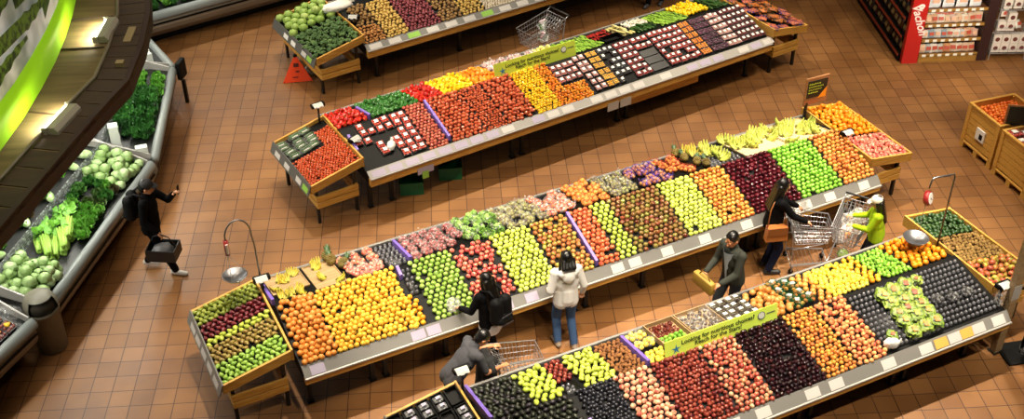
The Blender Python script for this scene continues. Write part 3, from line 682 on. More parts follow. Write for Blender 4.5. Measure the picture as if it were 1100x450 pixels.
pcols('whp', 4.62, 4.88, .16, 1.06, 'rosy punnet in the columns left of the yellow punnets')
pcols('ylw', 4.9, 5.14, .16, 1.06, 'yellow punnet in the single yellow double column of the berry table')
pcols('blk', 5.16, 5.52, .16, 1.06, 'black punnet with white label in the black columns of the berry table', drop=.12)
pcols('rasp', 5.54, 5.9, .16, 1.06, 'red punnet left of the empty black trays')
pcols('strw', 5.92, 6.3, .72, 1.06, 'strawberry punnet above the empty black trays')
pcols('strw', 6.32, 7.04, .16, 1.06, 'strawberry punnet in the wide block right of the empty black trays', drop=.06)
pcols('org', 7.06, 7.3, .16, 1.06, 'orange punnet in the narrow orange columns of the berry table')
pcols('pur', 7.32, 7.68, .16, 1.06, 'purple punnet right of the orange punnets')
pcols('whp', 7.7, 8.02, .16, 1.06, 'rosy punnet near the right end of the berry table')
pcols('drk', 8.04, 8.6, .16, 1.06, 'dark red punnet in the last columns of the berry table')
for k in range(3): MB().prism([(.18 + .18 * k, T1.top(.18 + .18 * k, bk)), (.18 + .18 * k, T1.top(.18 + .18 * k, bk) + .03), (.34 + .18 * k, T1.top(.34 + .18 * k, bk) + .03), (.34 + .18 * k, T1.top(.34 + .18 * k, bk))], 5.93, 6.28).build('empty_tray', LINER(), T1R)
def tomempty(u, v): return (v < .55 and .12 < u < .34) or (.5 < u < .68 and v < .8) or (.35 < u < .6 and v > .85)
scatter(T1, bk, pk['tom'], .08, 1.18, .16, 1.06, .15, .155, 'punnet of small tomatoes at the left end of the tomato table', jit=.08, rz=0, drop=.14, empty=tomempty)
b1 = bag('paper_bag', 'white crumpled bag lying among the tomato punnets', 'bag', 'pink_tomato', M('white_bag', 'd8d8d4', .5), 3, n=2, rx=.13, ry=.07, h=.07); b1.location = T1.P(.62, .42, T1.top(.42, bk) + .01); b1.rotation_euler = (0, 0, 1.5)

# ---- bagged cucumbers on the tomato end stand
def longveg(name, cols, L, r, mot=None):
    mb = MB().tube([(-L / 2, 0, 0), (-L * .46, 0, 0), (-L * .25, 0, r * .12), (L * .25, 0, r * .12), (L * .46, 0, 0), (L / 2, 0, 0)], [r * .3, r * .8, r, r, r * .75, r * .25], 9)
    return mb.mesh(name, M(name + '_skin', cols, .4, mot, 40), True)
kind('cucumber', longveg('cucumber', ['2c4a1c', '365a24', '223c16'], .22, .026), .052, .026, 'cucumber', 'z')
kind('green_chili', longveg('green_chili', ['8cb43c', '9cc44c', '7aa430'], .17, .016), .034, .017, 'pepper', 'z')
kind('corn_cob', longveg('corn_cob', ['d8cc94', 'cfc080', 'b8c070'], .19, .028), .056, .028, 'corn', 'z')
def cucpack(seed):
    r = thing('cucumber_bag', '', 'vegetable bag')
    for k in range(3):
        o = bpy.data.objects.new('cucumber', K['cucumber'][0][0]); C.objects.link(o); o.parent = r; o.location = (0, (k - 1) * .048, .028); o.scale = (.8,) * 3
    o = bpy.data.objects.new('bag', wrapmesh('cucwrap', film('cuc_film', 'f0f0ee', .9), .115, .088, .05, seed)); C.objects.link(o); o.parent = r
    MB().b2(-.05, .05, -.05, -.04, .058, .062).build('label', WHITE(), r)
    return r
zl = ((0, .79), (1, .79))
cps = [proto(cucpack(k)) for k in range(2)]
def trayscatter(t, uo, ui, zo, zi, protos, u0, u1, v0, v1, su, sv, label, rz=None, jit=.15, drop=0, dz=0, lift=0, sc=1):
    f = traypl(t, uo, ui, zo, zi); tl = math.atan2(zi - zo, ui - uo) if ui > uo else -math.atan2(zi - zo, uo - ui)
    nu = max(1, round((u1 - u0) / su)); nv = max(1, round((v1 - v0) / sv))
    for j in range(nv):
        for i in range(nu):
            if random.random() < drop: continue
            u = u0 + (i + .5) * (u1 - u0) / nu + random.uniform(-jit, jit) * su; v = v0 + (j + .5) * (v1 - v0) / nv + random.uniform(-jit, jit) * sv
            m = Matrix.Rotation(t.a, 3, 'Z') @ Matrix.Rotation(-tl, 3, 'Y') @ Matrix.Rotation(random.uniform(0, 6.28) if rz is None else rz + random.uniform(-.1, .1), 3, 'Z')
            dup(random.choice(protos), t.P(u, v, f(u, v) + dz + random.uniform(0, lift)), m.to_euler(), random.uniform(.95, 1.06) * sc, label, label)
trayscatter(T1, -.95, 0, .85, 1.07, cps, -.92, -.3, 1.12, 1.74, .24, .17, 'film-wrapped pack of cucumbers at the rear of the cherry tomato stand', rz=.0, drop=.06)

# ---- bags along the back of the middle table
B_ = lambda *a, **k: proto(bag(*a, **k))
def bags(name, cat, fruit, mat, n, su, sv, u0, u1, v0, v1, label, t=T2, pl=None, **kw):
    ps = [B_(name, '', cat, fruit, mat, s + 1, n=n, fname=kw.get('fname')) for s in range(2)]
    scatter(t, pl or t.re, ps, u0, u1, v0, v1, su, sv, label, jit=.18, lift=.03, drop=kw.get('drop', .03), sc=kw.get('sc', 1))
bags('apricot_bag', 'fruit bag', 'pink_apple', FILM(), 5, .19, .19, 1.15, 1.7, 1.18, 1.5, 'clear bag of pink fruit behind the golden citrus')
bags('peach_bag', 'fruit bag', 'coral_apple', FILM(), 5, .2, .2, 1.1, 1.7, 1.52, 1.95, 'bag of red fruit at the rear edge, beside the pineapples at the left')
kind('red_grape', m_orange('red_grape', M('red_grape_skin', ['8c3c40', 'a85854', '6c2c30'], .3), .056), .056, .026, 'grape', 'any')
kind('olive_grape', m_orange('olive_grape', M('olive_grape_skin', ['7c7438', '948c4c', '5c4834', 'a0a45c'], .35), .06), .06, .028, 'grape', 'any')
kind('green_leafy', leafball('green_leafy', M('salad_leaf', ['8cbc50', 'a4cc6c', '74a040'], .5), .07, 9, seed=4), .08, .0, 'salad', 'z')
bags('red_grape_bag', 'fruit bag', 'red_grape', FILM(), 11, .17, .17, 2.1, 2.98, 1.2, 1.95, 'clear bag of dark red grapes behind the first green apples', fname='grape')
bags('salad_bag', 'salad bag', 'green_leafy', FILM(), 6, .18, .18, 3.0, 3.62, 1.2, 2.0, 'clear bag of green salad between the grape bags', fname='leaves')
bags('mixed_grape_bag', 'fruit bag', 'olive_grape', FILM(), 10, .17, .17, 3.62, 4.3, 1.2, 2.0, 'clear bag of olive and brown grapes behind the lime-coloured apples', fname='grape')
bags('red_apple_bag', 'fruit bag', 'coral_apple', film('white_film', 'ffffff', .72), 5, .2, .2, 4.3, 4.85, 1.2, 1.98, 'white-printed bag of red fruit left of the orange bags')
bags('orange_bag', 'fruit bag', 'orange', NETR(), 5, .2, .2, 4.87, 5.4, 1.2, 1.98, 'red net of oranges in the middle of the bagged row', sc=1)
bags('kiwi_bag', 'fruit bag', 'olive_grape', FILM(), 8, .18, .18, 5.42, 5.95, 1.2, 1.98, 'clear bag of olive fruit left of the purple nets', fname='fruit')
bags('clementine_bag', 'fruit bag', 'apricot', NETP(), 6, .2, .2, 5.97, 6.55, 1.2, 1.98, 'purple net of clementines behind the russet apples', fname='clementine')
bags('tangerine_bag', 'fruit bag', 'apricot', NETR(), 6, .2, .2, 6.57, 6.98, 1.2, 1.98, 'red and white net of tangerines right of the purple nets', fname='tangerine')
# bananas
def banana_bunch(seed, cols):
    r = thing('banana_bunch', '', 'bananas'); rnd = random.Random(seed); mat = M('banana_skin_' + cols[0], cols, .45, '8a8a30' if seed % 2 else None, 12)
    for k in range(6):
        a = (k - 2.5) * .26; pts = []
        for i in range(7):
            q = i / 6 * 1.9; pts.append((.0 + .105 * math.sin(q) * 1.0, 0, .105 - .1 * math.cos(q) * .95))
        m = Matrix.Rotation(a, 4, 'Z') @ Matrix.Translation((.0, (k - 2.5) * .012, .01 * (k % 2)))
        mb = MB().tube(pts, [.008, .015, .019, .02, .019, .014, .005], 7); mb.xf(m @ Matrix.Rotation(R(15), 4, 'Y')); mb.build('banana', mat, r, True)
    MB().tube([(-.02, 0, .0), (.005, 0, .03)], [.014, .02], 6).build('stem', M('banana_stem', '6a6a28', .6), r)
    return r
bb = [proto(banana_bunch(k, ['c0ac34', 'ccb84c', '9c9c34'])) for k in range(2)]; bg = [proto(banana_bunch(k + 4, ['b4bc4c', 'c4c45c', '98a840'])) for k in range(2)]
def atT(t, pl, src, u, v, rz, label, group=None, sc=1, dz=0): 
    return dup(src, t.P(u, v, t.top(v, pl) + dz), (0, 0, t.a + rz), sc, label, group)
card = wood('cardboard', 'b0946a', '9c8058', 3, .8); pale = wood('pale_card', 'd8c49a', 'ccb488', 3, .8)
def sheetbox(t, pl, u0, u1, v0, v1, mat, label, name='cardboard_tray', rim=.03):
    r = thing(name, label, 'tray', t.P(u0, v0, 0), t.a); z0, z1 = t.top(v0, pl) + .004, t.top(v1, pl) + .004; w, d = u1 - u0, v1 - v0
    MB().prism([(0, z0), (0, z0 + .012), (d, z1 + .012), (d, z1)], 0, w).build('base', mat, r)
    MB().prism([(0, z0), (0, z0 + rim), (.012, z0 + rim), (.012, z0)], 0, w).build('front_edge', mat, r); MB().prism([(d - .012, z1), (d - .012, z1 + rim), (d, z1 + rim), (d, z1)], 0, w).build('rear_edge', mat, r)
    for q in (0, w - .012): MB().prism([(0, z0), (0, z0 + rim), (d, z1 + rim), (d, z1)], q, q + .012).build('side_edge', mat, r)
    return r
sheetbox(T2, T2.re, .06, .6, 1.42, 2.0, card, 'brown cardboard tray under bananas at the rear left corner of the middle table')
sheetbox(T2, T2.re, .64, 1.08, 1.2, 2.0, card, 'brown cardboard tray under bananas beside the pineapples')
for (u, v, rz) in ((.22, 1.78, .3), (.35, 1.7, 2.0), (.45, 1.85, 1.0), (.18, 1.6, 4.0)): atT(T2, T2.re, random.choice(bb), u, v, rz, 'yellow bunch of bananas on the left cardboard tray', 'bananas on the left cardboard tray', .85, .018)
for (u, v, rz) in ((.15, 1.28, 1), (.32, 1.3, 2.3), (.48, 1.28, 3.2), (.38, 1.38, .2)): atT(T2, T2.re, random.choice(bb), u, v, rz, 'bunch of bananas in the gap just behind the loose oranges', 'bananas behind the oranges', .85)
for (u, v, rz) in ((.78, 1.85, .5), (.88, 1.92, 2.0), (.85, 1.5, 3.0), (.97, 1.32, 5.6)): atT(T2, T2.re, random.choice(bb), u, v, rz, 'yellow bunch of bananas on the right cardboard tray', 'bananas on the right cardboard tray', .85, .018)
def pineapple():
    r = thing('pineapple', '', 'pineapple'); mb = MB(); rad = .062
    for j in range(7):
        z = .02 + j * .022; q = rad * math.sin(PI * (j + 1.3) / 9.2) * 1.05
        for k in range(11): t = 2 * PI * (k + j % 2 * .5) / 11; mb.ball((q * math.cos(t), q * math.sin(t), z), (.019, .019, .015), 6, 4)
    mb.lathe([(1e-4, 0), (.045, .005), (.06, .08), (.045, .16), (1e-4, .165)], 10); mb.build('body', M('pineapple_skin', ['6c5a24', '7c6a30', '5a5224'], .6), r, True)
    mb = MB()
    for k in range(18):
        t = k * 2.4; e = .15 + .5 * (k / 18); L = .16 - .04 * k / 18; c, s = math.cos(t), math.sin(t)
        p0 = Vector((.01 * c, .01 * s, .16)); p1 = p0 + Vector((c * math.sin(e) * L, s * math.sin(e) * L, math.cos(e) * L)); sd = Vector((-s, c, 0)) * .011
        pm = (p0 + p1) / 2 + Vector((0, 0, .015)); mb.add([p0 - sd, p0 + sd, pm + sd, pm - sd, p1], [(0, 1, 2, 3), (3, 2, 4)])
    mb.build('crown', M('pineapple_leaf', ['3c5a34', '4a6840'], .5), r); return r
pp = proto(pineapple())
def lying(t, pl, src, u, v, rz, label, group, sc=1):
    m = Matrix.Rotation(t.a + rz, 3, 'Z') @ Matrix.Rotation(R(84), 3, 'Y'); dup(src, t.P(u, v, t.top(v, pl) + .066 * sc), m.to_euler(), sc, label, group)
for u, v, rz in ((1.02, 1.95, 1.2), (1.06, 1.78, 1.5), (1.12, 1.6, .8)): lying(T2, T2.re, pp, u, v, rz, 'pineapple lying beside the left bananas', 'pineapples by the left bananas')
for u, v, rz in ((7.04, 1.9, 1.2), (7.06, 1.65, 1.4), (7.1, 1.4, 1.0), (7.2, 1.25, 1.3)): lying(T2, T2.re, pp, u, v, rz, 'pineapple lying between the tangerine nets and the yellow-green bananas', 'pineapples at the right of the bagged row', .9)
for u, v, rz in ((7.22, 1.92, .4), (7.3, 1.75, .8), (7.38, 1.86, 2)): atT(T2, T2.re, bb[0], u, v, rz, 'deep yellow bunch of bananas beside the right pineapples', 'bananas by the right pineapples', 1.15)
for u, v, rz in ((7.45, 1.55, 1), (7.55, 1.75, 2), (7.5, 1.35, 0), (7.62, 1.5, 3), (7.7, 1.8, 4.4)): atT(T2, T2.re, random.choice(bg), u, v, rz, 'green-yellow bunch of bananas on the black mat', 'green-yellow bananas on the black mat', 1.2, .05)
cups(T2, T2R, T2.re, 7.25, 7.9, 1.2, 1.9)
sheetbox(T2, T2.re, 7.93, 8.75, 1.18, 2.0, pale, 'pale cardboard tray of green-yellow bananas, left of two')
sheetbox(T2, T2.re, 8.77, 9.6, 1.18, 2.0, pale, 'pale cardboard tray of green-yellow bananas beside the chalkboard sign')
for k in range(15):
    u = 8.0 + (k % 5) * .16 + random.uniform(-.04, .04); v = 1.55 + (k // 5) * .17 + random.uniform(-.04, .04)
    atT(T2, T2.re, random.choice(bg), u, v, random.uniform(0, 6), 'green-yellow bunch of bananas on the left pale tray', 'bananas on the left pale tray', 1.15, .02)
for k in range(18):
    u = 8.86 + (k % 5) * .16 + random.uniform(-.04, .04); v = 1.3 + (k // 5) * .19 + random.uniform(-.04, .04)
    if 9.0 < u < 9.3 and v < 1.45: continue
    atT(T2, T2.re, random.choice(bg), u, v, random.uniform(0, 6), 'green-yellow bunch of bananas on the right pale tray', 'bananas on the right pale tray', 1.15, .02)
# ---- back of the tomato table
kind('garlic', m_orange('garlic', M('garlic_skin', ['d09c98', 'e0b8b0', 'b88088'], .5), .06), .06, .029, 'garlic', 'any')
bags('garlic_bag', 'vegetable bag', 'garlic', film('white_film', 'ffffff', .72), 8, .19, .19, 3.24, 4.3, 1.2, 1.98, 'pinkish white bag behind the rear green sign', t=T1, fname='bulb')
for (a, b_, v0, v1, n, lb) in ((4.32, 4.7, 1.25, 1.95, 'lemon_squash', 'pale yellow squash behind the right end of the rear green sign'), (4.72, 5.5, 1.2, 1.95, 'green_chili', 'light green chili in the heap behind the yellow punnets'),
        (5.52, 5.95, 1.45, 1.95, 'red_chili', 'red chili in the heap above the black basket'), (5.98, 6.3, 1.25, 1.95, 'corn_cob', 'pale corn cob right of the red chilies'), (6.32, 6.75, 1.2, 1.6, 'cucumber', 'dark cucumber behind the strawberry punnets'),
        (6.4, 6.85, 1.62, 1.95, 'button_mushroom', 'white mushroom in the white patch behind the cucumbers'), (6.88, 7.5, 1.2, 1.95, 'green_chili', 'light green chili in the long heap right of the cucumbers'), (7.52, 8.1, 1.3, 1.95, 'yellow_pepper', 'yellow pepper near the far right end of the berry table'), (8.12, 8.58, 1.2, 1.95, 'cucumber', 'dark cucumber at the right end of the berry table')):
    if n == 'lemon_squash' and n not in K: ov('lemon_squash', ['d8cc6c', 'e0d880', 'c8c460'], .075, 'squash', 1.4, .2)
    if n == 'red_chili' and n not in K: kind('red_chili', longveg('red_chili', ['a4201c', 'b83024'], .15, .018), .036, .018, 'pepper', 'z')
    if n == 'button_mushroom' and n not in K: ov('button_mushroom', ['e0d8c8', 'd4ccbc'], .05, 'mushroom', .9)
    ms, d, h, cat, fr = K[n]
    if n in ('green_chili', 'corn_cob', 'cucumber', 'red_chili'):
        L = .2 if n != 'green_chili' else .15; nu = int((b_ - a) / (d * 1.15)); nv = max(1, int((v1 - v0) / L))
        for j in range(nv):
            for i in range(nu):
                for lay_ in range(2 if random.random() < .4 else 1):
                    v = v0 + (j + .5) * (v1 - v0) / nv + random.uniform(-.02, .02)
                    put(n, T1.P(a + (i + .5) * (b_ - a) / nu, v, T1.top(v, T1.re) + h + .004 + lay_ * d * .85), (random.uniform(-.1, .1), -.22 + .44, T1.a + PI / 2 + random.uniform(-.35, .35)), random.uniform(.9, 1), lb, lb)
    else: lay(T1, T1.re, a, b_, v0, v1, n, lb, .3)
r = thing('black_basket', 'empty black basket behind the red punnets of the berry table', 'basket', T1.P(5.54, 1.2, T1.top(1.2, T1.re) - .05), T1.a)
MB().b2(0, .42, 0, .22, 0, .02).build('base', BLACK(), r)
for a_ in ((0, .42, 0, .012), (0, .42, .208, .22), (0, .012, 0, .22), (.408, .42, 0, .22)): MB().b2(*a_, 0, .1).build('side', BLACK(), r)
def carrotbag(seed):
    r = thing('carrot_bag', '', 'vegetable bag'); rnd = random.Random(seed)
    for k in range(5):
        MB().tube([(-.1, (k - 2) * .03, .03 + (k % 2) * .02), (.1, (k - 2) * .03, .035)], [.008, .021], 8).build('carrot', M('carrot', ['e0843c', 'd87430'], .5), r, True)
    o = bpy.data.objects.new('bag', wrapmesh('carrotwrap', film('green_film' if seed % 2 else 'blue_film', '1c4a34' if seed % 2 else '3a3a90', .5, .3), .13, .09, .05, seed)); C.objects.link(o); o.parent = r
    return r
trayscatter(T1, 9.52, 8.66, .9, 1.04, [proto(carrotbag(k)) for k in range(4)], 8.68, 9.5, .05, 1.7, .2, .17, 'bag of carrots in green or purple film on the far right stand', jit=.2, lift=.09)
trayscatter(T1, 9.52, 8.66, .9, 1.04, PROTO[-4:], 8.8, 9.4, .3, 1.6, .25, .24, 'bag of carrots in green or purple film on the far right stand', jit=.2, dz=.1, lift=.05)

# ---- cabbages and broccoli, far left stand
cb = [cabbage('cabbage', M('cabbage_leaf', ['9cb85c', '8aaa4c', 'b0c470'], .5), .085, s) for s in range(3)]
br_ = [broccoli('broccoli', M('broccoli_floret', ['4a6a34', '3c5a2a', '5c7a40'], .7), M('broccoli_stalk', ['a8b878', '9cac68'], .6), .075, s) for s in range(3)]
kind('cabbage', cb, .165, 0, 'cabbage', 'z'); kind('broccoli', br_, .12, 0, 'broccoli', 'z')
zf = traypl(T0, -1.02, 0, .85, 1.07)
lay(T0, fp, -1.0, -.02, 1.2, 2.05, 'cabbage', 'light green cabbage at the rear of the upper left stand', .25, zf=zf, jit=.08)
lay(T0, fp, -1.0, -.04, .15, 1.18, 'broccoli', 'dark green broccoli at the front of the upper left stand', .3, zf=zf, jit=.1)
b2_ = bag('printed_bag', 'large white printed bag behind the cabbages and potatoes', 'bag', 'lemon', M('printed_bag', ['e8e4dc'], .4), 5, n=2, rx=.32, ry=.16, h=.1); b2_.location = T0.P(.05, 1.35, 1.09); b2_.rotation_euler = (0, 0, T0.a)

# ---- near table: boxes behind the green sign
sheetbox(T3, re, -.78, -.32, 1.42, 1.96, card, 'cardboard box of chestnuts and limes behind the near green sign', 'cardboard_box', .09)
lay(T3, re, -.74, -.36, 1.66, 1.93, 'chestnut', 'dark red chestnut in the cardboard box behind the near green sign', .3)
lay(T3, re, -.72, -.36, 1.45, 1.64, 'lime', 'bright lime in the cardboard box behind the near green sign', .5)
bags('lemon_bag', 'fruit bag', 'lemon', FILM(), 5, .18, .18, -1.1, -.8, 1.5, 1.95, 'clear bag of yellow fruit left of the chestnut box', t=T3)
sheetbox(T3, re, -.3, .22, 1.42, 1.96, card, 'cardboard box of dark bags right of the chestnut box', 'cardboard_box', .09)
bags('fig_bag', 'fruit bag', 'dark_berry_fruit', FILM(), 7, .17, .17, -.28, .2, 1.44, 1.92, 'clear bag of dark fruit in the cardboard box behind the near green sign', t=T3, fname='fig')
dpk = proto(pack('fig_punnet', '', 'fruit pack', ['3a3220', '4a4028', '2c2418'], True, w=.13, d=.13, h=.08, bumps=.024))
scatter(T3, re, dpk, .24, .77, 1.22, 1.95, .145, .15, 'dark punnet with a white label behind the right half of the near green sign', jit=.1, rz=.1, drop=.1)
def greenpack(seed):
    r = bag('green_citrus_pack', '', 'fruit bag', 'apricot', film('dark_green_film', '145a34', .2, .25), seed, n=5, rx=.11, ry=.09, h=.08, fname='fruit', knot=False); MB().b2(-.04, .04, -.03, .03, .1, .106).build('label', WHITE(), r); return r
scatter(T3, re, [proto(greenpack(k)) for k in (2, 3)], 1.18, 1.62, 1.22, 1.95, .2, .18, 'green film pack of citrus right of the onions', jit=.15, lift=.04)
# lettuce packs on the black trays
def romaine(seed):
    r = thing('lettuce_pack', '', 'salad pack'); rnd = random.Random(seed); mb = MB()
    for k in range(9):
        m = Matrix.Translation((0, rnd.uniform(-.05, .05), .02 + .006 * k)) @ Matrix.Rotation(rnd.uniform(-.3, .3), 4, 'Z') @ Matrix.Rotation(rnd.uniform(-.15, .15), 4, 'X')
        mb.sheet(lambda u, v: m @ Vector(((v - .5) * .2, (u - .5) * .09 * (.5 + math.sin(PI * min(1, v * .9 + .1))), .02 * math.sin(v * 9 + k) + .012 * math.sin(u * 15 + k))), 4, 5)
    mb.build('leaves', M('romaine_leaf', ['8ca034', '9cae44', '748c2c'], .5, '54701c', 25), r, True)
    o = bpy.data.objects.new('bag', wrapmesh('romainewrap', film('salad_film', 'f4f4f0', .9), .12, .085, .06, seed)); C.objects.link(o); o.parent = r
    MB().b2(-.045, .03, -.03, .03, .088, .093).build('label', M('gold_label', ['c89020', 'b8401c', 'd0b030'], .5), r)
    return r
rps = [proto(romaine(k)) for k in range(2)]
scatter(T3, T3.fr, rps, 2.3, 2.95, .2, 1.0, .21, .165, 'yellow-green pack of lettuce lying on the empty black trays', jit=.16, rz=1.2, dz=.055, sc=1.12)
for k, (u, v, lb) in enumerate(((2.12, .3, 'small brown and green pack beside the lettuce packs'), (3.05, .95, 'lettuce pack at the top of the black trays, right of the others'))): dup(rps[k], T3.P(u, v, T3.top(v, T3.fr) + .055), (0, 0, T3.a + .8), .85, lb)
for u, v in ((3.1, .55), (3.35, .5), (3.6, .5)):
    q = bag('clear_pack', 'clear film pack of dark fruit at the right end of the black trays', 'fruit pack', 'blue_plum', film('salad_film', 'f4f4f0', .82), 7, n=6, fname='plum', knot=False, group='clear packs on the black trays'); q.location = T3.P(u, v, T3.top(v, T3.fr) + .055)
q = bag('white_bag', 'crumpled white plastic bag at the front edge beside the peaches', 'bag', 'blue_plum', M('white_bag', 'd8d8d4', .5), 6, n=2, rx=.11, ry=.07, h=.08); q.location = T3.P(2.03, .2, T3.top(.2, T3.fr) + .04)
# black crates on the near left stand
def crate(seed, full=True):
    r = thing('black_crate', '', 'crate'); MB().b2(-.085, .085, -.15, .15, 0, .015).build('base', BLACK(), r)
    for a_ in ((-.085, .085, -.15, -.14), (-.085, .085, .14, .15), (-.085, -.075, -.15, .15), (.075, .085, -.15, .15)): MB().b2(*a_, 0, .07).build('side', BLACK(), r)
    return r
def slick(seed):
    r = thing('film_pack', '', 'vegetable pack'); MB().b2(-.065, .065, -.055, .055, 0, .035, bev=.006).build('tray', LINER(), r)
    o = bpy.data.objects.new('film', wrapmesh('slickwrap', film('silver_film', 'e8ecf4', .72, .08), .07, .06, .035, seed)); C.objects.link(o); o.parent = r
    MB().b2(-.02, .04, -.02, .025, .058, .062).build('label', TAGP(), r); return r
cr_ = proto(crate(0)); sk = [proto(slick(k)) for k in range(3)]; f3 = traypl(T3, -4.5, -3.52, .86, 1.04)
for i in range(5):
    for j in range(5):
        u, v = -4.4 + i * .195, .5 + j * .335; dup(cr_, T3.P(u, v, f3(u, v) + .012), (0, -.18, T3.a) if False else (Matrix.Rotation(T3.a, 3, 'Z') @ Matrix.Rotation(-.182, 3, 'Y')).to_euler(), 1, 'black crate on the wooden stand at the bottom edge', 'black crates on the bottom stand')
        for q in (-.07, .07):
            if j == 4 and i == 4 and q > 0 or (j == 2 and i == 3) or random.random() < .15: continue
            dup(random.choice(sk), T3.P(u, v + q, f3(u, v) + .03), (Matrix.Rotation(T3.a, 3, 'Z') @ Matrix.Rotation(-.182, 3, 'Y')).to_euler(), 1, 'silvery film pack in a black crate at the bottom edge', 'film packs on the bottom stand')
done()
# ------------------------------------------------------------------ signs, scales, small fittings
LIME = lambda: M('lime_sign', 'd4f05c', .45)
INK = lambda: M('ink_green', '1c3414', .6)
def green_sign(t, u0, u1, v, z0, z1, label, col):
    r = thing('shelf_sign', label, 'sign', t.P((u0 + u1) / 2, v, z0), t.a); r.rotation_euler = (-.2, 0, t.a); w = u1 - u0; h = z1 - z0
    MB().b2(-w / 2, w / 2, -.006, .006, 0, h).build('panel', col, r)
    for x in (-w / 2 + .1, w / 2 - .1): MB().b2(x - .012, x + .012, .006, .02, -.06, h * .6).build('bracket', BLACKM(), r)
    text('lettering', 'Looking for nutritious choices?\nReach for the Stars!', .092, INK(), r, (-.06, -.008, h * .56), (R(90), 0, 0))
    mb = MB(); cx, cz = -w / 2 + .17, h * .45
    for k in range(5):
        t_ = R(90 + 72 * k); a = (cx + .08 * math.cos(t_), -.009, cz + .08 * math.sin(t_)); b = (cx + .024 * math.cos(t_ + .63), -.009, cz + .024 * math.sin(t_ + .63)); c = (cx + .024 * math.cos(t_ - .63), -.009, cz + .024 * math.sin(t_ - .63))
        mb.add([(cx, -.009, cz), b, a, c], [(0, 1, 2, 3)])
    mb.build('emblem', M('emblem_blue', '2c78a0', .5), r)
    cx, cz = w / 2 - .26, h * .62
    MB().lathe([(1e-4, 0), (.062, 0), (.062, .004), (1e-4, .004)], 24).xf(Matrix.Translation((cx, -.006, cz)) @ Matrix.Rotation(R(90), 4, 'X')).build('round_logo', M('logo_grey', '4c5a50', .5), r)
    MB().lathe([(1e-4, 0), (.048, 0), (.048, .003), (1e-4, .003)], 24).xf(Matrix.Translation((cx, -.010, cz + .004)) @ Matrix.Rotation(R(90), 4, 'X')).build('logo_disc', M('logo_white', 'd8dcd0', .5), r)
    MB().b2(cx + .085, cx + .22, -.008, -.006, cz - .008, cz + .012).build('small_print', M('logo_grey', '4c5a50', .5), r)
    return r
green_sign(T3, -.93, .84, 1.15, 1.06, 1.34, 'lime green sign reading Reach for the Stars on the near plum table', LIME())
green_sign(T1, 3.06, 4.8, 1.11, 1.12, 1.42, 'lime green sign standing behind the yellow tomatoes on the rear table', M('lime_sign_dark', 'c4d848', .5))

def chalkboard():
    r = thing('chalkboard_sign', 'framed chalkboard sign with yellow writing above the heaped oranges', 'sign', T2.P(9.66, 1.93, 0), T2.a - .05)
    w = wood('sign_frame', 'a87850', '8c5c38', 4)
    MB().b2(-.02, .02, -.02, .02, .9, 1.25).build('post', BLACKM(), r)
    MB().b2(-.06, .4, -.012, .012, 1.2, 1.72).build('frame', w, r)
    MB().b2(-.03, .37, -.017, -.012, 1.33, 1.66).build('slate', M('slate_black', '1c1e14', .6), r)
    yl = M('chalk_yellow', 'b4b82c', .7); rnd = random.Random(5)
    for k, (z, x1) in enumerate(((1.6, .24), (1.545, .28), (1.49, .26), (1.435, .2))):
        mb = MB(); x = 0.0
        while x < x1:
            q = rnd.uniform(.018, .035); pts = [(x + q * i / 4, -.0185, z + .016 * (1 if i % 2 else -1) * rnd.uniform(.5, 1)) for i in range(5)]; mb.tube(pts, .0045, 4); x += q + .014
        mb.build('chalk_line', yl, r)
    MB().sheet(lambda u, v: Vector((.2 + .17 * u, -.019, 1.3 + .2 * v * u)), 4, 4).build('orange_drawing', M('chalk_orange', 'e89418', .6), r)
    MB().sheet(lambda u, v: Vector((-.05 + .26 * u, -.019, 1.22 + .07 * v)), 4, 4).build('picture_strip', M('strip_orange', 'a8623c', .6), r)
    return r
chalkboard()
def dispenser(name, loc, rz, label, z, roll=BLACK):
    r = thing('bag_dispenser', label, 'bag dispenser', loc, rz); 
    MB().b2(-.014, .014, -.014, .014, 0, z).build('post', BLACKM(), r)
    MB().b2(-.12, .12, -.045, .045, z, z + .07, bev=.01).build('holder', BLACK(), r)
    MB().sheet(lambda u, v: Vector((-.1 + .17 * u, -.05 - .06 * v, z + .075 - .03 * v * v + .012 * math.sin(u * 11) * v)), 6, 4).sheet(lambda u, v: Vector((-.1 + .17 * u, -.05 + .05 * v, z + .078)), 3, 2).build('bags', M('roll_bag', 'b8b8b4', .5), r)
    return r
dispenser('d', T2.P(-.02, 1.62, .95), T2.a, 'bag dispenser with white bags beside the hanging scale', .28)
dispenser('d', T1.P(-.1, 1.7, .98), T1.a, 'bag dispenser with white bags behind the bagged cucumbers', .33)
dispenser('d', T1.P(.1, .72, 1.0), T1.a + .3, 'bag dispenser at the left end of the tomato punnets', .1)
dispenser('d', T0.P(.12, .75, 1.0), T0.a - .6, 'bag dispenser between the broccoli and the tan roots', .12)
dispenser('d', T2.P(9.74, .95, 1.0), T2.a, 'bag dispenser between the peachy and the rosy apples', .15)
dispenser('d', T3.P(-3.46, 1.95, .9), T3.a, 'bag dispenser beside the man in the grey shirt', .38)
d_ = dispenser('d', T3.P(4.0, .28, .8), T3.a, 'bag dispenser with silvery bags at the right corner of the near table', .34)
o = MB().b2(-.08, .08, -.09, .03, -.02, .3, bev=.03).build('hanging_bags', film('silver_bags', 'dcdce0', .35), d_, True)

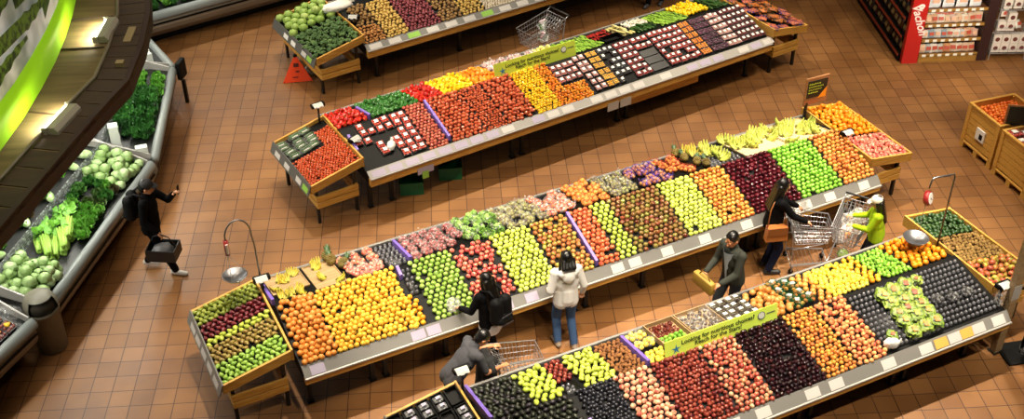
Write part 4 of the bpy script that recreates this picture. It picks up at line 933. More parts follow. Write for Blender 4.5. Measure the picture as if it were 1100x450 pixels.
# hanging scales
r = thing('hanging_scale', 'hanging scale with steel pan on a crooked pole by the pear stand', 'scale', T2.P(-.03, 1.66, .93), T2.a)
pts = [(0, 0, 0), (0, 0, .9), (-.02, 0, 1.08)] + [(-.2 + .18 * math.cos(R(a)), -.02, 1.14 + .26 * math.sin(R(a))) for a in range(10, 181, 17)] + [(-.38, -.02, 1.12)]
MB().tube(pts, .012, 8).build('pole', STEEL(), r, True)
MB().tube([(-.38, -.02, 1.12), (-.38, -.02, .88)], .034, 12).build('scale_head', M('scale_red', '8c2424', .35), r, True)
MB().tube([(-.38, -.055, 1.08), (-.38, -.055, .92)], .02, 8).build('gauge', M('scale_face', 'd8c8c0', .4), r)
MB().lathe([(1e-4, .0), (.13, .005), (.17, .05), (.175, .055), (.165, .055), (.125, .015), (1e-4, .01)], 24, (-.34, -.02, .46)).build('pan', STEEL(), r, True)
for a in (0, 120, 240): MB().tube([(-.38, -.02, .88), (-.34 + .16 * math.cos(R(a)), -.02 + .16 * math.sin(R(a)), .51)], .004, 5).build('chain', CHROME(), r)
r = thing('dial_scale', 'dial scale with white face hung on a bent pole over the avocados', 'scale', T3.P(4.02, 1.55, .86), T3.a)
MB().tube([(0, 0, 0), (0, 0, 1.32), (-.02, 0, 1.38), (-.4, 0, 1.44), (-.44, 0, 1.4), (-.45, 0, 1.28)], .013, 8).build('pole', STEEL(), r, True)
MB().lathe([(1e-4, -.04), (.1, -.04), (.11, -.02), (.11, .02), (.1, .035), (1e-4, .035)], 24).xf(Matrix.Translation((-.45, -.02, 1.12)) @ Matrix.Rotation(.5, 4, 'Z') @ Matrix.Rotation(R(75), 4, 'X')).build('dial_case', M('scale_red', '8c2424', .35), r, True)
q = MB().lathe([(1e-4, 0), (.085, 0), (.085, .004), (1e-4, .004)], 24).xf(Matrix.Translation((-.45, -.02, 1.12)) @ Matrix.Rotation(.5, 4, 'Z') @ Matrix.Rotation(R(75), 4, 'X') @ Matrix.Translation((0, 0, .036))).build('dial_face', M('scale_white', 'dcd8d0', .4), r)
MB().b2(-.004, .004, -.06, .01, 0, .003).xf(Matrix.Translation((-.45, -.02, 1.12)) @ Matrix.Rotation(.5, 4, 'Z') @ Matrix.Rotation(R(75), 4, 'X') @ Matrix.Translation((0, 0, .041)) @ Matrix.Rotation(.7, 4, 'Z')).build('needle', BLACK(), q)
MB().tube([(-.45, 0, 1.02), (-.45, 0, .42)], .004, 5).build('chain', CHROME(), r)
MB().lathe([(1e-4, .0), (.14, .005), (.18, .06), (.187, .065), (.175, .062), (.135, .015), (1e-4, .01)], 24, (-.42, .05, .3)).build('pan', STEEL(), r, True)

# wet floor cone and white bag by the cabbage stand
r = thing('warning_cone', 'orange folding floor cone standing in front of the cabbage stand', 'warning cone', (-2.99, 20.77, 0), .1)
og = M('cone_orange', 'e04418', .45); hh = .5
for k in range(3):
    a0, a1 = R(-90 - 60 + 120 * k), R(-90 + 60 + 120 * k); p = lambda a, rr, z: (rr * math.cos(a), rr * math.sin(a), z)
    MB().add([p(a0, .34, .01), p(a1, .34, .01), p(a1, .03, hh), p(a0, .03, hh), p(a0, .32, .01), p(a1, .32, .01), p(a1, .02, hh), p(a0, .02, hh)], [(0, 1, 2, 3), (7, 6, 5, 4), (0, 4, 5, 1), (2, 6, 7, 3), (1, 5, 6, 2), (0, 3, 7, 4)]).build('panel', og, r)
MB().lathe([(1e-4, hh), (.04, hh - .01), (.035, hh + .03), (1e-4, hh + .04)], 10).build('cap', BLACK(), r)
for k in range(3): MB().ball((.3 * math.cos(R(-150 + 120 * k)), .3 * math.sin(R(-150 + 120 * k)), .02), .02, 8, 6).build('foot', BLACK(), r)
bk_ = M('cone_print', '4c160c', .5)
def cface(x0, x1, z0, z1): 
    y = lambda z: -.175 * (1 - z / hh) - .018
    return MB().add([(x0, y(z0), z0), (x1, y(z0), z0), (x1, y(z1), z1), (x0, y(z1), z1)], [(0, 1, 2, 3)])
cface(-.05, .05, .3, .37).build('printed_patch', bk_, r); cface(-.09, .02, .1, .12).build('printed_line', bk_, r); cface(-.02, .05, .2, .23).build('printed_mark', bk_, r)
r = thing('plastic_bag', 'white plastic bag on the floor beside the orange cone', 'bag', (-2.66, 21.0, 0), .4)
o = bpy.data.objects.new('bag', wrapmesh('floorbag', M('white_bag', 'd8d8d4', .5), .19, .15, .15, 9)); C.objects.link(o); o.parent = r
MB().tube([(-.08, 0, .2), (-.06, 0, .3), (.02, .02, .3), (.05, 0, .2)], .012, 6).build('handle', M('white_bag', 'd8d8d4', .5), r, True)
# green crates under the tomato table
def gcrate(loc, rz, label):
    r = thing('green_crate', label, 'crate', loc, rz); g = M('crate_green', '14623c', .45)
    MB().b2(-.2, .2, -.14, .14, 0, .02).build('base', g, r)
    for a_ in ((-.2, .2, -.14, -.12), (-.2, .2, .12, .14), (-.2, -.18, -.12, .12), (.18, .2, -.12, .12)): MB().b2(*a_, .02, .25).b2(a_[0] - .008, a_[1] + .008, a_[2] - .008, a_[3] + .008, .235, .25).build('side', g, r)
gcrate((-.72, 16.72, 0), R(2), 'green plastic crate under the tomato table, the left one'); gcrate((-.05, 17.12, 0), R(2), 'green plastic crate under the tomato table, the right one')

# ------------------------------------------------------------------ trolley, wire carts
def cart(name, label, loc, rz, full=True, child=True, red=False):
    r = thing(name, label, 'shopping cart', loc, rz); ch = CHROME()
    # x forward; rear handle at x=-.45
    def quad(z, x0, x1, w0, w1): return [(x0, -w0, z), (x1, -w1, z), (x1, w1, z), (x0, w0, z)]
    top = quad(.98, -.42, .45, .27, .22); bot = quad(.58, -.30, .40, .21, .17); top[1] = (.45, -.22, .9); top[2] = (.45, .22, .9)
    mb = MB()
    for q, rr in ((top, .009), (bot, .007)): mb.tube(q + [q[0]], rr, 6)
    def lerp(a, b, t): return tuple(a[i] + (b[i] - a[i]) * t for i in range(3))
    for e in range(4):
        a0, a1, b0, b1 = top[e], top[(e + 1) % 4], bot[e], bot[(e + 1) % 4]; n = 12 if e % 2 == 0 else 8
        for k in range(n + 1): mb.tube([lerp(a0, a1, k / n), lerp(b0, b1, k / n)], .0045, 4)
        for k in (.25, .5, .75): mb.tube([lerp(a0, b0, k), lerp(a1, b1, k)], .005, 4)
    for k in range(13): mb.tube([lerp(bot[0], bot[1], k / 12), lerp(bot[3], bot[2], k / 12)], .0045, 4)
    for k in range(7): mb.tube([lerp(bot[0], bot[3], k / 6), lerp(bot[1], bot[2], k / 6)], .0045, 4)
    mb.build('basket', ch, r)
    mb = MB()
    for s in (-1, 1):
        mb.tube([(-.5, s * .26, 1.02), (-.42, s * .26, .98), (-.36, s * .25, .5), (-.34, s * .25, .16), (.44, s * .19, .2), (.48, s * .19, .14)], .012, 7)
        mb.tube([(-.36, s * .25, .5), (.3, s * .18, .57)], .01, 6)
    mb.tube([(-.34, -.25, .16), (-.34, .25, .16)], .01, 6).tube([(.44, -.19, .2), (.44, .19, .2)], .01, 6); mb.build('frame', ch, r, True)
    mb = MB()
    for k in range(9): mb.tube([(-.3 + .09 * k, -.22 + .004 * k, .19), (-.3 + .09 * k, .22 - .004 * k, .19)], .004, 4)
    mb.tube([(-.34, -.24, .19), (.44, -.19, .2)], .006, 5).tube([(-.34, .24, .19), (.44, .19, .2)], .006, 5); mb.build('lower_rack', ch, r)
    MB().tube([(-.5, -.27, 1.03), (-.5, .27, 1.03)], .017, 8).build('handle', M('cart_handle', '2a2a2c', .4), r, True)
    if child:
        mb = MB(); 
        for k in range(7): y = -.2 + .4 * k / 6; mb.tube([(-.4, y, .93), (-.2, y, .78), (-.24, y, .66)], .0045, 4)
        for x, z in ((-.4, .93), (-.3, .855), (-.2, .78)): mb.tube([(x, -.22, z), (x, .22, z)], .004, 4)
        mb.build('child_seat', ch, r)
    for x, y in ((-.32, -.25), (-.32, .25), (.46, -.19), (.46, .19)):
        q = MB().b2(x - .015, x + .015, y - .02, y + .02, .06, .16).build('caster', STEEL(), r)
        MB().lathe([(1e-4, -.014), (.05, -.014), (.055, -.008), (.055, .008), (.05, .014), (1e-4, .014)], 14).xf(Matrix.Translation((x - .01, y, .056)) @ Matrix.Rotation(R(90), 4, 'X')).build('wheel', BLACK(), q, True)
    return r
cart('shopping_cart', 'empty wire cart pushed by the man in the grey shirt', (.72, 11.6, 0), R(14)).scale = (.74, .85, .95)
cart('shopping_cart', 'wire cart with flowers in its basket, in the aisle behind the tomato table', (1.86, 20.9, 0), R(218))
cart('shopping_cart', 'wire cart pushed by the woman in black with the brown bag', (5.42, 14.2, 0), R(-4)).scale = (.72, .9, .95)
cart('shopping_cart', 'wire cart full of plastic bags in front of the lime green jacket', (6.1, 14.25, 0), R(236)).scale = (.85, .95, .95)
# goods in the carts
def crumple(name, label, cat, loc, mat, rx, ry, h, seed, parts=()):
    r = thing(name, label, cat, loc, seed); o = bpy.data.objects.new('bag', wrapmesh(name, mat, rx, ry, h, seed)); C.objects.link(o); o.parent = r; return r
clr = film('carry_film', 'f4f4f4', .45)
for k, (dx, dy, s, lb) in enumerate(((0, .02, 1, 'clear plastic bag in the cart by the lime green jacket, largest of three'), (.16, .22, .8, 'clear plastic bag of greens near the cart handle, by the white cap'), (-.15, -.2, .85, 'clear plastic bag at the front of the cart by the lime green jacket'))):
    c = crumple('carry_bag', lb, 'bag', (6.11 + dx, 14.25 + dy, .6), clr, .17 * s, .14 * s, .2 * s, k + 2)
    if k == 1: 
        q = bpy.data.objects.new('leaves', K['green_leafy'][0][0]); C.objects.link(q); q.parent = c; q.location = (0, 0, .06); q.scale = (1.6,) * 3
    else:
        for z in (0, 1):
            q = bpy.data.objects.new('fruit', K['nectarine' if z else 'onion'][0][0]); C.objects.link(q); q.parent = c; q.location = (-.04 + .09 * z, .02, .06)
rr = thing('cabbage_bag', 'bagged green vegetables on the lower rack of the lime jacket cart', 'bag', (5.98, 14.06, .21), .3)
o = bpy.data.objects.new('cabbage', cb[0]); C.objects.link(o); o.parent = rr; o = bpy.data.objects.new('bag', wrapmesh('cabwrap', FILM(), .13, .11, .14, 4)); C.objects.link(o); o.parent = rr
def flowers(loc, label):
    r = thing('flower_bunch', label, 'flowers', loc, .4); mb = MB(); rnd = random.Random(2)
    mb.lathe([(.03, 0), (.05, .12), (.12, .3), (.115, .3), (.045, .12), (.02, 0)], 12, lob=6, amp=.12); mb.xf(Matrix.Rotation(.9, 4, 'X')); mb.build('paper_wrap', film('flower_film', 'e8f0ec', .35), r)
    for k in range(6): MB().tube([(0, 0, .03), (rnd.uniform(-.08, .08), -.2 + rnd.uniform(-.05, .05), .22 + rnd.uniform(-.05, .06))], .006, 5).ball((rnd.uniform(-.08, .08), -.22, .23 + rnd.uniform(-.05, .05)), .035, 8, 6, mi=1).build('flower', [M('stem_green', '4f7a24', .6), M('petal', ['e8d8e0', 'd8a8b8', 'e8e4d8'], .6)], r, True)
flowers((1.8, 20.85, .6), 'bunch of pale flowers in clear wrap in the far cart'); 
q = dup(C.objects['flower_bunch'], (1.95, 21.0, .6), (0, 0, 3.4), .9, 'second bunch of pale flowers, nearer the far cart handle')
# ------------------------------------------------------------------ refrigerated vegetable cases along the left
class Seg:
    def __init__(s, a, b):
        s.a = Vector((*a, 0)); d = Vector((*b, 0)) - s.a; s.L = d.length; s.d = d.normalized(); s.n = Vector((-s.d.y, s.d.x, 0)); s.ang = math.atan2(s.d.y, s.d.x)
    def P(s, x, y, z): return s.a + s.d * x + s.n * y + Vector((0, 0, z))
CREAM = lambda: M('case_cream', '8c8272', .5)
def bedz(y): return .80 + .22 * (y - .1) if y < .82 else 1.12 + .25 * (y - .86)
def case(sg, label, x0=0, x1=None, back=True, ends=True):
    r = thing('refrigerated_case', label, 'refrigerated case', sg.a, sg.ang); L = sg.L if x1 is None else x1
    MB().b2(x0 + .05, L - .05, .42, 1.25, 0, .2).build('kick_plate', BLACK(), r)
    MB().prism([(.34, .16), (.06, .38), (.0, .5), (.0, .64), (1.28, .64), (1.28, .16)], x0, L).build('base_panel', CREAM(), r)
    MB().prism([(-.012, .56), (-.02, .56), (-.02, .6), (-.012, .6)], x0, L).build('dark_strip', BLACK(), r)
    pr = [(.06 + .08 * math.cos(R(a)), .75 + .1 * math.sin(R(a))) for a in range(-90, 271, 30)][:-1]
    MB().prism([(p - .045, q) for p, q in pr], x0, L).build('bumper_rail', M('bumper_grey', '868c8a', .4), r, True)
    MB().prism([(.09, .64), (.09, .78), (.82, .94), (.82, 1.06), (1.28, 1.2), (1.28, .64)], x0, L).build('bed', M('case_black', '101210', .45), r)
    if back:
        MB().prism([(.80, .95), (.80, 1.18), (.815, 1.18), (.815, .95)], x0, L).build('shelf_guard', film('guard_clear', 'c8d0cc', .6), r)
        MB().b2(x0, L, 1.28, 1.34, .14, 2.0).build('back_panel', M('case_back', '1a1c1a', .3), r)
    if ends:
        for xx in (x0, L - .03): MB().prism([(.0, .64), (.06, .86), (.9, 1.2), (1.28, 1.3), (1.28, .64)], xx, xx + .03).build('end_panel', PALERAIL(), r)
    return r
SA = Seg((-7.0, 10.55), (-5.95, 12.85)); SB = Seg((-5.84, 13.14), (-5.0, 16.72)); SC = Seg((-4.98, 16.9), (-5.16, 19.9)); SD = Seg((-5.2, 20.05), (-6.2, 21.75)); SE = Seg((-6.35, 21.95), (-2.2, 24.32))
case(SA, 'refrigerated case of packed salads at the lower left edge, before the bin')
case(SB, 'refrigerated case of cabbages, celery and lettuce behind the grey bin')
case(SC, 'refrigerated case of leafy herbs beyond the bend, under the canopy edge')
case(SD, 'short refrigerated case at the inner corner of the vegetable wall')
case(SE, 'refrigerated case of greens at the top edge, with pale bumper rail')
def onseg(sg, src, x, y, label, rz=0, sc=1, dz=0, tilt=.2):
    m = Matrix.Rotation(sg.ang, 3, 'Z') @ Matrix.Rotation(tilt, 3, 'X') @ Matrix.Rotation(rz, 3, 'Z')
    z = .78 + (y - .09) * .22 if y < .82 else 1.06 + (y - .82) * .3
    return dup(src, sg.P(x, y, z + dz), m.to_euler(), sc, label, label)
def proto1(name, mesh, cat): o = bpy.data.objects.new(name, mesh); C.objects.link(o); o['category'] = cat; o['label'] = ''; return proto(o)
wc = [proto1('white_cabbage', cabbage('white_cabbage', M('white_cabbage_leaf', ['a0bc7c', '90ae68', 'b0c890'], .5), .085, s + 7), 'cabbage') for s in range(2)]
ce = [proto1('celery', celery('celery', s), 'celery') for s in range(2)]
lg = [proto1('curly_lettuce', leafball('curly_lettuce', M('curly_leaf', ['6aa83c', '58962e', '80bc4c'], .45), .14, 18, seed=s), 'lettuce') for s in range(2)]
ld = [proto1('dark_lettuce', leafball('dark_lettuce', M('dark_leaf', ['346824', '407830', '4a3424'], .45), .13, 18, seed=s + 5), 'lettuce') for s in range(2)]
hb = [proto1('herb_bunch', leafball('herb_bunch', M('herb_leaf', ['2c6424', '3c7a2c', '245020'], .5), .1, 26, frill=.5, seed=s + 9), 'herbs') for s in range(3)]
yb = [proto1('yellow_greens', leafball('yellow_greens', M('yellow_leaf', ['b8b84c', 'a8b040'], .5), .1, 20, frill=.5, seed=s + 3), 'greens') for s in range(1)]
rnd = random.Random(11)
def rows(sg, src, x0, x1, y0, y1, sx, sy_, label, jit=.2, rz=None, sc=1, dz=0, drop=0, layers=1):
    nx = max(1, round((x1 - x0) / sx)); ny = max(1, round((y1 - y0) / sy_))
    for L in range(layers):
        for j in range(ny):
            for i in range(nx):
                if rnd.random() < drop + .35 * L: continue
                onseg(sg, rnd.choice(src), x0 + (i + .5 + rnd.uniform(-jit, jit)) * (x1 - x0) / nx, y0 + (j + .5 + rnd.uniform(-jit, jit)) * (y1 - y0) / ny, label, rnd.uniform(0, 6.28) if rz is None else rz + rnd.uniform(-.15, .15), sc * rnd.uniform(.88, 1.1), dz + L * .1)
rows(SB, wc, .05, .8, .1, .8, .165, .17, 'pale green cabbage at the near end of the case behind the grey bin', layers=2)
rows(SB, ce, .82, 1.5, .1, .55, .11, .5, 'celery bunch lying at the front of the long vegetable case', rz=.5, sc=1.3, layers=2)
rows(SB, ce, .9, 1.6, .5, .8, .2, .3, 'celery bunch at the back of the long vegetable case', rz=.7, sc=.9)
rows(SB, lg, 1.5, 2.25, .12, .7, .2, .2, 'curly green lettuce above the celery in the long vegetable case')
rows(SB, ld, 2.2, 2.85, .12, .8, .21, .21, 'dark leafy lettuce in the long vegetable case, left of the man with the basket', drop=.1)
rows(SB, lg, 2.3, 2.9, .2, .6, .4, .3, 'green lettuce head among the dark lettuces', drop=.2, sc=.8)
rows(SB, wc, 2.85, 3.62, .1, .8, .165, .17, 'pale green cabbage at the far end of the long vegetable case', layers=2)
rows(SB, lg + ld, .1, 3.5, .88, 1.2, .26, .3, 'green lettuce on the raised back shelf of the long vegetable case', drop=.35, sc=.85)
nb = proto1('napa_cabbage', m_oval('napa_cabbage', M('napa_leaf', ['c8d8a8', 'd8e0c0', 'b4cc90'], .5, '8cb460', 9), .14, 1.7, .1), 'cabbage')
rows(SB, [nb], .1, 3.4, .86, 1.0, .36, .14, 'white napa cabbage along the clear guard of the back shelf', drop=.25, dz=.06, jit=.3)
rows(SC, hb, .5, 2.0, .12, .8, .16, .17, 'dark green herb bunch in the case beyond the bend', layers=2)
rows(SC, lg, 1.9, 2.7, .12, .8, .22, .22, 'bright lettuce at the far end of the case beyond the bend')
rows(SC, yb, .55, 1.2, .14, .3, .3, .2, 'yellowish greens at the front of the herb case', sc=.7)
rows(SC, yb, 2.2, 2.5, .14, .4, .2, .2, 'yellowish greens among the bright lettuce by the case corner', sc=.7)
rows(SC, ld, .3, 2.8, .86, 1.2, .3, .3, 'dark leafy greens on the raised shelf of the herb case')
rows(SE, hb + lg, .1, 4.2, .14, .9, .2, .2, 'leafy greens in the case at the top edge', layers=1)
def box_w(sg, x, y, label, w, d, h, sc=1):
    r = thing('white_caddy', label, 'container', sg.P(x, y, .78 + y * .22), sg.ang + .2)
    MB().b2(-w / 2, w / 2, -d / 2, d / 2, 0, h, bev=.01).build('body', M('caddy_white', 'd0d4cc', .4), r)
    MB().b2(-w * .3, w * .3, -d / 2 - .004, -d / 2, h * .62, h * .82).build('slot', M('caddy_grey', '6a6e6a', .5), r); MB().b2(-w * .3, w * .3, -d / 2 - .004, -d / 2, h * .2, h * .4).build('slot', M('caddy_grey', '6a6e6a', .5), r)
    return r
box_w(SC, .25, .62, 'tall white caddy standing at the bend of the vegetable case', .16, .16, .42)
box_w(SC, .08, .2, 'small clear-white box at the front corner of the bend', .12, .2, .16)
box_w(SD, .2, .4, 'white caddy in the metal case at the inner corner', .16, .2, .22); box_w(SD, .55, .35, 'second white caddy in the metal case at the inner corner', .2, .2, .14)
r = thing('black_bracket', 'black padded bracket on the corner of the herb case', 'bracket', (-5.04, 20.02, 0), -.25)
MB().b2(-.05, .05, -.14, .14, .55, .92, bev=.03).build('pad', BLACK(), r); MB().b2(-.03, .03, -.03, .03, 0, .5).build('post', BLACKM(), r)
sp = proto(pack('salad_punnet', '', 'salad pack', ['6a1c1c', '7c2c20', '8a3a18'], False, w=.16, d=.2, h=.07, bumps=.03))
q = MB().lathe([(1e-4, .075), (.045, .08), (.04, .1), (1e-4, .105)], 7, lob=3, amp=.3).build('yellow_flower', M('yellow_fill', ['e8b81c', 'f0c42c', 'd86a1c'], .4), sp, True)
KIDS.clear()
for i in range(11):
    for j in range(3):
        onseg(SA, sp, .35 + i * .19, .2 + j * .23, 'red and yellow salad punnet in the case at the lower left edge', 0, 1, .02)
rows(SA, wc, .3, 2.2, .86, 1.2, .25, .3, 'pale cabbage on the raised shelf at the lower left edge', drop=.3)
crumple('ice_bag', 'clear crumpled bag at the corner between the two left cases', 'bag', SA.P(2.42, .35, .86), FILM(), .16, .22, .1, 8)
# litter bin
r = thing('litter_bin', 'grey-beige round litter bin with hooded opening by the vegetable case', 'litter bin', (-5.94, 13.2, 0), .0)
gm = M('bin_grey', '767264', .5)
MB().lathe([(1e-4, 0), (.2, 0), (.21, .03), (.235, .7), (.245, .7), (.245, .74), (.235, .74), (.2, .73), (1e-4, .72)], 28).build('body', gm, r, True)
mb = MB(); prof = [(.245, .72), (.245, .76), (.235, .86), (.19, .96), (.11, 1.01), (.0, 1.02)]; n = 28; a_open = (-150, -30)
vs = []; fs = []
for (rr, z) in prof:
    for k in range(n): t = 2 * PI * k / n; vs.append((rr * math.cos(t), rr * math.sin(t), z))
for i in range(len(prof) - 1):
    for k in range(n):
        t = (360 * (k + .5) / n + 180) % 360 - 180
        if i in (1, 2) and -120 < t < -5: continue
        fs.append((i * n + k, i * n + (k + 1) % n, (i + 1) * n + (k + 1) % n, (i + 1) * n + k))
mb.add(vs, fs); mb.build('hood', gm, r, True)
MB().lathe([(1e-4, .735), (.21, .735), (.2, .86), (.12, .93), (1e-4, .95)], 20).build('dark_opening', M('bin_inside', '2a2418', .8), r, True)

# ------------------------------------------------------------------ canopy over the cases, with its lit banner drum
r = thing('canopy', 'dusty wooden canopy over the vegetable cases in the upper left', 'canopy', (0, 0, 0))
edge = [(-6.35, 9.4), (-5.67, 12.17), (-5.06, 14.75), (-4.77, 15.79), (-4.76, 16.89), (-4.85, 18.02), (-5.09, 19.24), (-5.8, 21.2), (-7.2, 23.4)]
inner = [(-12, 23.4), (-12, 9.4)]
top = wood('canopy_boards', '6a5838', '54452a', 1.2, .7)
MB().prism(edge + inner, 2.84, 2.9, 'z').build('roof_board', top, r)
def off(i, d):
    p = Vector(edge[i]); a = Vector(edge[max(0, i - 1)]); b_ = Vector(edge[min(len(edge) - 1, i + 1)]); t_ = (b_ - a).normalized(); return (p.x - t_.y * d, p.y + t_.x * d)
fm = M('fascia_brown', '30201a', .6)
for i in range(len(edge) - 1):
    MB().prism([edge[i], edge[i + 1], off(i + 1, .08), off(i, .08)], 2.66, 2.93, 'z').build('fascia', fm, r)
# joist boards crossing the rim, and a conduit following the bend
dk = wood('canopy_rim', '3e2f1e', '32261a', 1.2, .7)
for i in range(len(edge) - 1):
    a, b_, c, d = Vector(off(i, .09)), Vector(off(i + 1, .09)), Vector(off(i + 1, .5)), Vector(off(i, .5))
    n = max(1, round((b_ - a).length / .42))
    for k in range(n):
        l = lambda p, q, t_: tuple(p + (q - p) * t_)
        MB().prism([l(a, b_, k / n + .004), l(a, b_, (k + 1) / n - .012), l(d, c, (k + 1) / n - .012), l(d, c, k / n + .004)], 2.9, 2.915, 'z').build('rim_board', dk, r)
MB().tube([(*off(i, .52), 2.95) for i in range(1, 8)], .028, 8).build('conduit', M('conduit_grey', '6e6656', .5), r, True)
for i in (1, 2, 4, 5, 6): MB().tube([(*off(i, .6), 2.915), (*off(i, 2.5), 2.915)], .014, 5).build('seam_batten', dk, r)
MB().b2(-5.1, -4.98, 17.0, 17.5, 2.915, 2.93).build('label_strip', M('strip_pale', '8c7c58', .7), r); MB().b2(-5.05, -4.93, 16.2, 16.32, 2.915, 2.98).build('junction_box', M('strip_pale', '8c7c58', .7), r)
def uplight(x, y, rz, label):
    r = thing('fluorescent_fixture', label, 'light fixture', (x, y, 2.915), rz)
    MB().prism([(-.12, 0), (.05, 0), (.05, .05), (-.0, .11), (-.12, .1)], -.34, .34, 'y').build('housing', M('fixture_grey', '9c988c', .5), r)
    MB().tube([(-.16, -.33, .055), (-.16, .33, .055)], .018, 8).build('tube', M('tube_lit', 'fff6d0', .4, emit=5), r, True)
    for s in (-1, 1): MB().b2(-.19, -.12, s * .35 - .015, s * .35 + .015, .0, .1).build('socket', M('fixture_grey', '8a8674', .5), r)
    l = bpy.data.lights.new('tube_lamp', 'AREA'); l.shape = 'RECTANGLE'; l.size = .1; l.size_y = .7; l.energy = 20; l.color = (1, .93, .66)
    o = bpy.data.objects.new('tube_lamp', l); C.objects.link(o); o.location = Vector((x, y, 3.06)) + Matrix.Rotation(rz, 3, 'Z') @ Vector((-.24, 0, 0)); o.rotation_euler = (0, R(32), rz)
    # the lamp looks sideways and down onto the boards
uplight(-5.35, 17.35, -.05, 'fluorescent fixture on the canopy roof, the farther of two'); uplight(-5.42, 14.65, -.25, 'fluorescent fixture on the canopy roof, the nearer of two')

# banner drum: a big curved picture of green vegetables above a lime band
bp_ = [(-6.5, 12.0), (-6.28, 13.0), (-6.14, 14.02), (-6.05, 14.8), (-6.01, 15.6), (-6.0, 16.4), (-6.03, 17.18), (-6.1, 17.99), (-6.22, 18.9), (-6.5, 20.2), (-7.0, 21.6)]
r = thing('banner', 'large curved banner picturing green asparagus above a bright lime band', 'banner', (0, 0, 0))
def ribbon(z0, z1, th, dx=0):
    mb = MB(); n = len(bp_)
    vs = [(x + dx, y, z) for z in (z0, z1) for x, y in bp_] + [(x + dx - th, y, z) for z in (z0, z1) for x, y in bp_]; fs = []
    for i in range(n - 1): fs += [(i, i + 1, n + i + 1, n + i), (2 * n + i + 1, 2 * n + i, 3 * n + i, 3 * n + i + 1), (n + i, n + i + 1, 3 * n + i + 1, 3 * n + i), (i + 1, i, 2 * n + i, 2 * n + i + 1)]
    fs += [(0, n, 3 * n, 2 * n), (n - 1, 3 * n - 1 - 0, 4 * n - 1, 2 * n - 1)] if False else []
    return mb.add(vs, fs)
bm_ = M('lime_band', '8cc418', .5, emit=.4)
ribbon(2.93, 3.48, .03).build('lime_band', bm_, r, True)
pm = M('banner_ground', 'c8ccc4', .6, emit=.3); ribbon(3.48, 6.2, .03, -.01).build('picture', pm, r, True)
nt = pm.node_tree; b = nt.nodes['Principled BSDF']; tc = nt.nodes.new('ShaderNodeTexCoord'); nz = nt.nodes.new('ShaderNodeTexNoise'); nz.inputs['Scale'].default_value = 1.6; nz.inputs['Detail'].default_value = 2
rp = nt.nodes.new('ShaderNodeValToRGB'); rp.color_ramp.elements[0].color = lin('8c9488'); rp.color_ramp.elements[0].position = .35; rp.color_ramp.elements[1].color = lin('e0e0dc'); rp.color_ramp.elements[1].position = .6
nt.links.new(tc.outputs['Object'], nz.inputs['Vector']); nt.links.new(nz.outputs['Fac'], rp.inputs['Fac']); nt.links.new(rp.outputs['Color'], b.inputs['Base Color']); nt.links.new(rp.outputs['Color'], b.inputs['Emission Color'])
# printed stalks with scaly tips, flat on the banner
def bxy(s):
    s = max(0, min(.999, s)) * (len(bp_) - 1); i = int(s); f = s - i; a, c = Vector(bp_[i]), Vector(bp_[i + 1]); return a + (c - a) * f
rnd = random.Random(4)
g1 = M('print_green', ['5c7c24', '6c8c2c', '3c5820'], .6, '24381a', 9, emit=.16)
for k, (s0, z0, s1, z1, wd) in enumerate(((.10, 3.62, .40, 3.78, .22), (.05, 3.95, .36, 4.2, .26), (.26, 4.05, .56, 4.02, .24), (.14, 4.6, .46, 4.75, .26), (.38, 4.5, .7, 4.3, .24), (.36, 5.0, .62, 4.8, .26), (.12, 5.1, .36, 5.4, .26), (.5, 3.7, .72, 3.95, .2))):
    mb = MB(); N = 14
    def fn(u, v):
        t_ = u; w_ = .62 * wd * (1 - .75 * max(0, t_ - .55) / .45) * (1 + .18 * math.sin(t_ * 40) * (t_ > .45)); p = bxy(s0 + (s1 - s0) * t_); z = z0 + (z1 - z0) * t_ + .1 * math.sin(t_ * 3 + k) + (v - .5) * w_ * 1.6
        return Vector((p.x + .012 + .002 * k, p.y, z))
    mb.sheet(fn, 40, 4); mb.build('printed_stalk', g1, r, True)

# ------------------------------------------------------------------ snack shelving, upper right
r = thing('snack_shelf', 'gondola shelf with red end panel, filled with cakes and snacks', 'shelf unit', (9.05, 20.36, 0))
dw = DARKWOOD(); 
rp_ = MB().b2(0.02, .34, -.02, .1, .0, 2.1, bev=.006).build('red_panel', M('panel_red', 'b01c18', .4), r)
text('lettering', 'Vachon', .24, M('letter_white', 'e8dcd8', .5), r, (.2, -.024, .98), (R(90), R(68), 0), shear=.35, ext=.003)
mb = MB()
for k in range(5):
    t_ = R(150 - 30 * k); mb.ball((.2 + .05 * math.cos(t_), -.022, 1.24 + .045 * math.sin(t_)), (.022, .004, .03), 8, 6)
mb.ball((.2, -.022, 1.22), (.05, .004, .03), 10, 6); mb.build('emblem', M('letter_white', 'e8dcd8', .5), r, True)
MB().b2(.36, 1.55, .0, .06, 0, .14).build('plinth', wood('plinth_oak', 'a07838', '8a6428', 4), r)
MB().b2(.34, 1.6, .5, .56, 0, 2.1).build('back_panel', M('back_dark', '2a1a14', .6), r)
MB().b2(1.55, 1.75, -.02, .56, 0, 2.1).build('end_panel', M('panel_dark', '2c1614', .5), r)
MB().b2(-.02, .02, .1, 2.8, 0, .1).build('side_plinth', BLACK(), r); MB().b2(.02, .34, .1, 2.8, 0, .12).build('side_base', BLACK(), r)
MB().b2(.3, .36, .1, 2.8, .1, 2.1).build('side_back', M('back_dark', '2a1a14', .6), r)
for z in (.17, .5, .83, 1.16, 1.7):
    MB().b2(.36, 1.55, .02, .5, z - .03, z).build('shelf', dw, r); MB().b2(.36, 1.55, .0, .02, z - .045, z + .015).build('shelf_edge', wood('plinth_oak', 'a07838', '8a6428', 4), r)
    for k in range(7): MB().b2(.42 + .16 * k, .5 + .16 * k, -.004, .0, z - .04, z + .01).build('price_tag', WHITE(), r)
